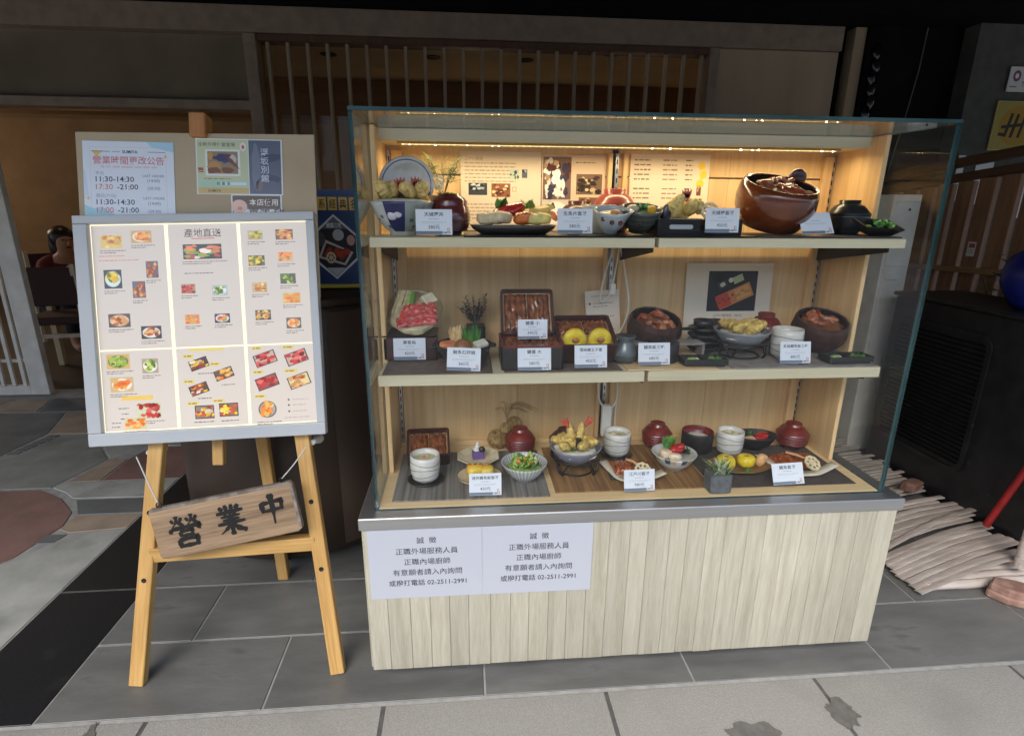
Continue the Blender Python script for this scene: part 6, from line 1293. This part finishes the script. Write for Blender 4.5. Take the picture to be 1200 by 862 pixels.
t = thing('plain_bowl', 'pale grey bowl behind the spouted bowl on top shelf', 'bowl', (.640,.262,ZP+.0045)); obj('bowl', MB().lathe(bowl_prof(.046,.074,.5,.003,.5,8), 40, S(190,188,176)), ceramic, t); g = MB(); g.sup((0,0,.060),(.036,.036,.006),1,S(190,176,120),None,.1,2); obj('custard', g, food, t)
t = thing('green_bowl', 'dark green bowl of mixed vegetables on top shelf', 'bowl', (.735,.207,ZP+.011), (R(14),0,0)); obj('bowl', MB().lathe(bowl_prof(.058,.062,.45,.0035,.55,8), 40, [S(84,88,80) if k % 2 else S(70,74,68) for k in range(30)]), ceramic, t); flower_spots(t, .049, .03, [(-1.9,0)], S(70,44,44)); g = MB(); g.sup((0,0,.05),(.046,.046,.008),1,S(150,150,110),None,.2,3); g.sup((-.024,-.006,.062),(.016,.014,.010),.8,S(214,196,164),None,.15,4); g.sup((.022,-.018,.062),(.012,.010,.010),.7,S(232,176,40),None,.2,5); obj('vegetables', g, food, t); g = MB(); greens(g,(.008,.006,.054),22,.028,.014,7,[S(60,150,84),S(90,176,100)],.8,.9,.014,.6); obj('leaf_greens', g, plant, t, normals=False)
t = red_lidded((.700,.335,ZP+.0045), 'red lidded bowl below the top shelf posters', mat('rose_lacquer', S(150,64,52), S(130,52,44), rough=.3, scale=20, coat=.3), .062, .118, ribs=False)
t = red_lidded((.592,.335,ZP+.0045), 'brown lidded bowl behind the price card on top shelf', lacq_brown, .050, .085, ribs=False)
# bento
t = thing('bento_box', 'black bento box of tempura and lotus on top shelf', 'bento box', (.880,.210,ZP+.0045)); obj('box_wall', MB().holed(rrect(0,0,.225,.13,.004,3),[rrect(0,0,.211,.116,.003,3)],.0,.040,(1,1,1,1)), lacq_black, t); obj('box_floor', MB().prism(rrect(0,0,.2105,.1155,.003,3),.001,.005), lacq_black, t); obj('handle_slot', MB().prism(rrect(0,0,.062,.011,.005,5),0,.0008, M=Matrix.Translation((-.052,-.0655,.021)) @ Matrix.Rotation(R(90),4,'X')), alu, t)
g = MB(); rice(g,(-.01,0,.030),.09,.045,.012,2); obj('rice', g, food, t); g = MB(); rn = random.Random(14)
for k in range(8): tempura(g,(-.032+rn.uniform(-.03,.045),rn.uniform(-.03,.02),.058+.020*rn.random()),.065,.016,(R(rn.uniform(20,80)),R(rn.uniform(-30,30)),rn.uniform(-1,1)),k+50,S(240,212,128))
obj('tempura', g, crisp, t); tail(t,(-.020,-.004,.088),(-.1,0,1),S(226,120,100)); g = MB(); g.sup((-.075,-.012,.055),(.014,.010,.024),.7,S(66,54,72),(0,.2,.1),.25,2); obj('aubergine', g, sauce, t); lotus(t,(.034,-.030,.060),.022,(R(70),0,R(-14)),.006); g = MB(); greens(g,(.066,-.008,.045),34,.036,.012,6,[S(96,140,60),S(130,164,80),S(70,110,50)],.9,.9,.014,.6); obj('shiso_leaves', g, plant, t, normals=False)
tub((1.108,.240,ZP+.005), 'large glossy amber tub of eel on the top shelf', .105, .112, 0, (R(19),R(4),0), amber, 0, 21, lacq_black, True)
red_lidded((1.338,.235,ZP+.0045), 'black lidded bowl at the right end of top shelf', lacq_black, .054, .092, ribs=False)
t = thing('square_dish', 'black flared square dish of chopped greens on top shelf', 'dish', (1.362,.152,ZP+.012), (R(17),0,0)); V = [(-.032,-.022,0),(.032,-.022,0),(.032,.022,0),(-.032,.022,0),(-.056,-.034,.028),(.056,-.034,.020),(.056,.034,.024),(-.056,.034,.032)]; V2 = [(x*.93,y_*.9,z+.003 if z < .01 else z+.0005) for x,y_,z in V]
obj('dish', MB().add(V+V2,[(3,2,1,0),(0,1,5,4),(1,2,6,5),(2,3,7,6),(3,0,4,7),(8,9,10,11),(12,13,9,8),(13,14,10,9),(14,15,11,10),(15,12,8,11),(4,5,13,12),(5,6,14,13),(6,7,15,14),(7,4,12,15)]), lacq_black, t); g = MB(); greens(g,(.010,0,.020),80,.018,.009,5,[S(110,184,90),S(140,200,110),S(90,160,70)],.8,.9,.02,.8); g.sup((-.024,0,.014),(.010,.009,.009),.8,S(130,176,80),None,.2,2); obj('chopped_greens', g, plant, t, normals=False)
card('天婦羅丼','380元',(.200,.122,ZP+.001),'price card before the ribbed jar on top shelf',6)
card('生魚片套餐','580元',(.548,.125,ZP+.005),'price card beside the sashimi boat on top shelf',6)
card('天婦羅套餐','450元',(.928,.126,ZP+.009),'price card against the bento box on top shelf',6)
card('',' ',(1.190,.128,ZP+.005),'backward tilted price card before the amber tub',30,2,-2)
sc.render.film_transparent = False
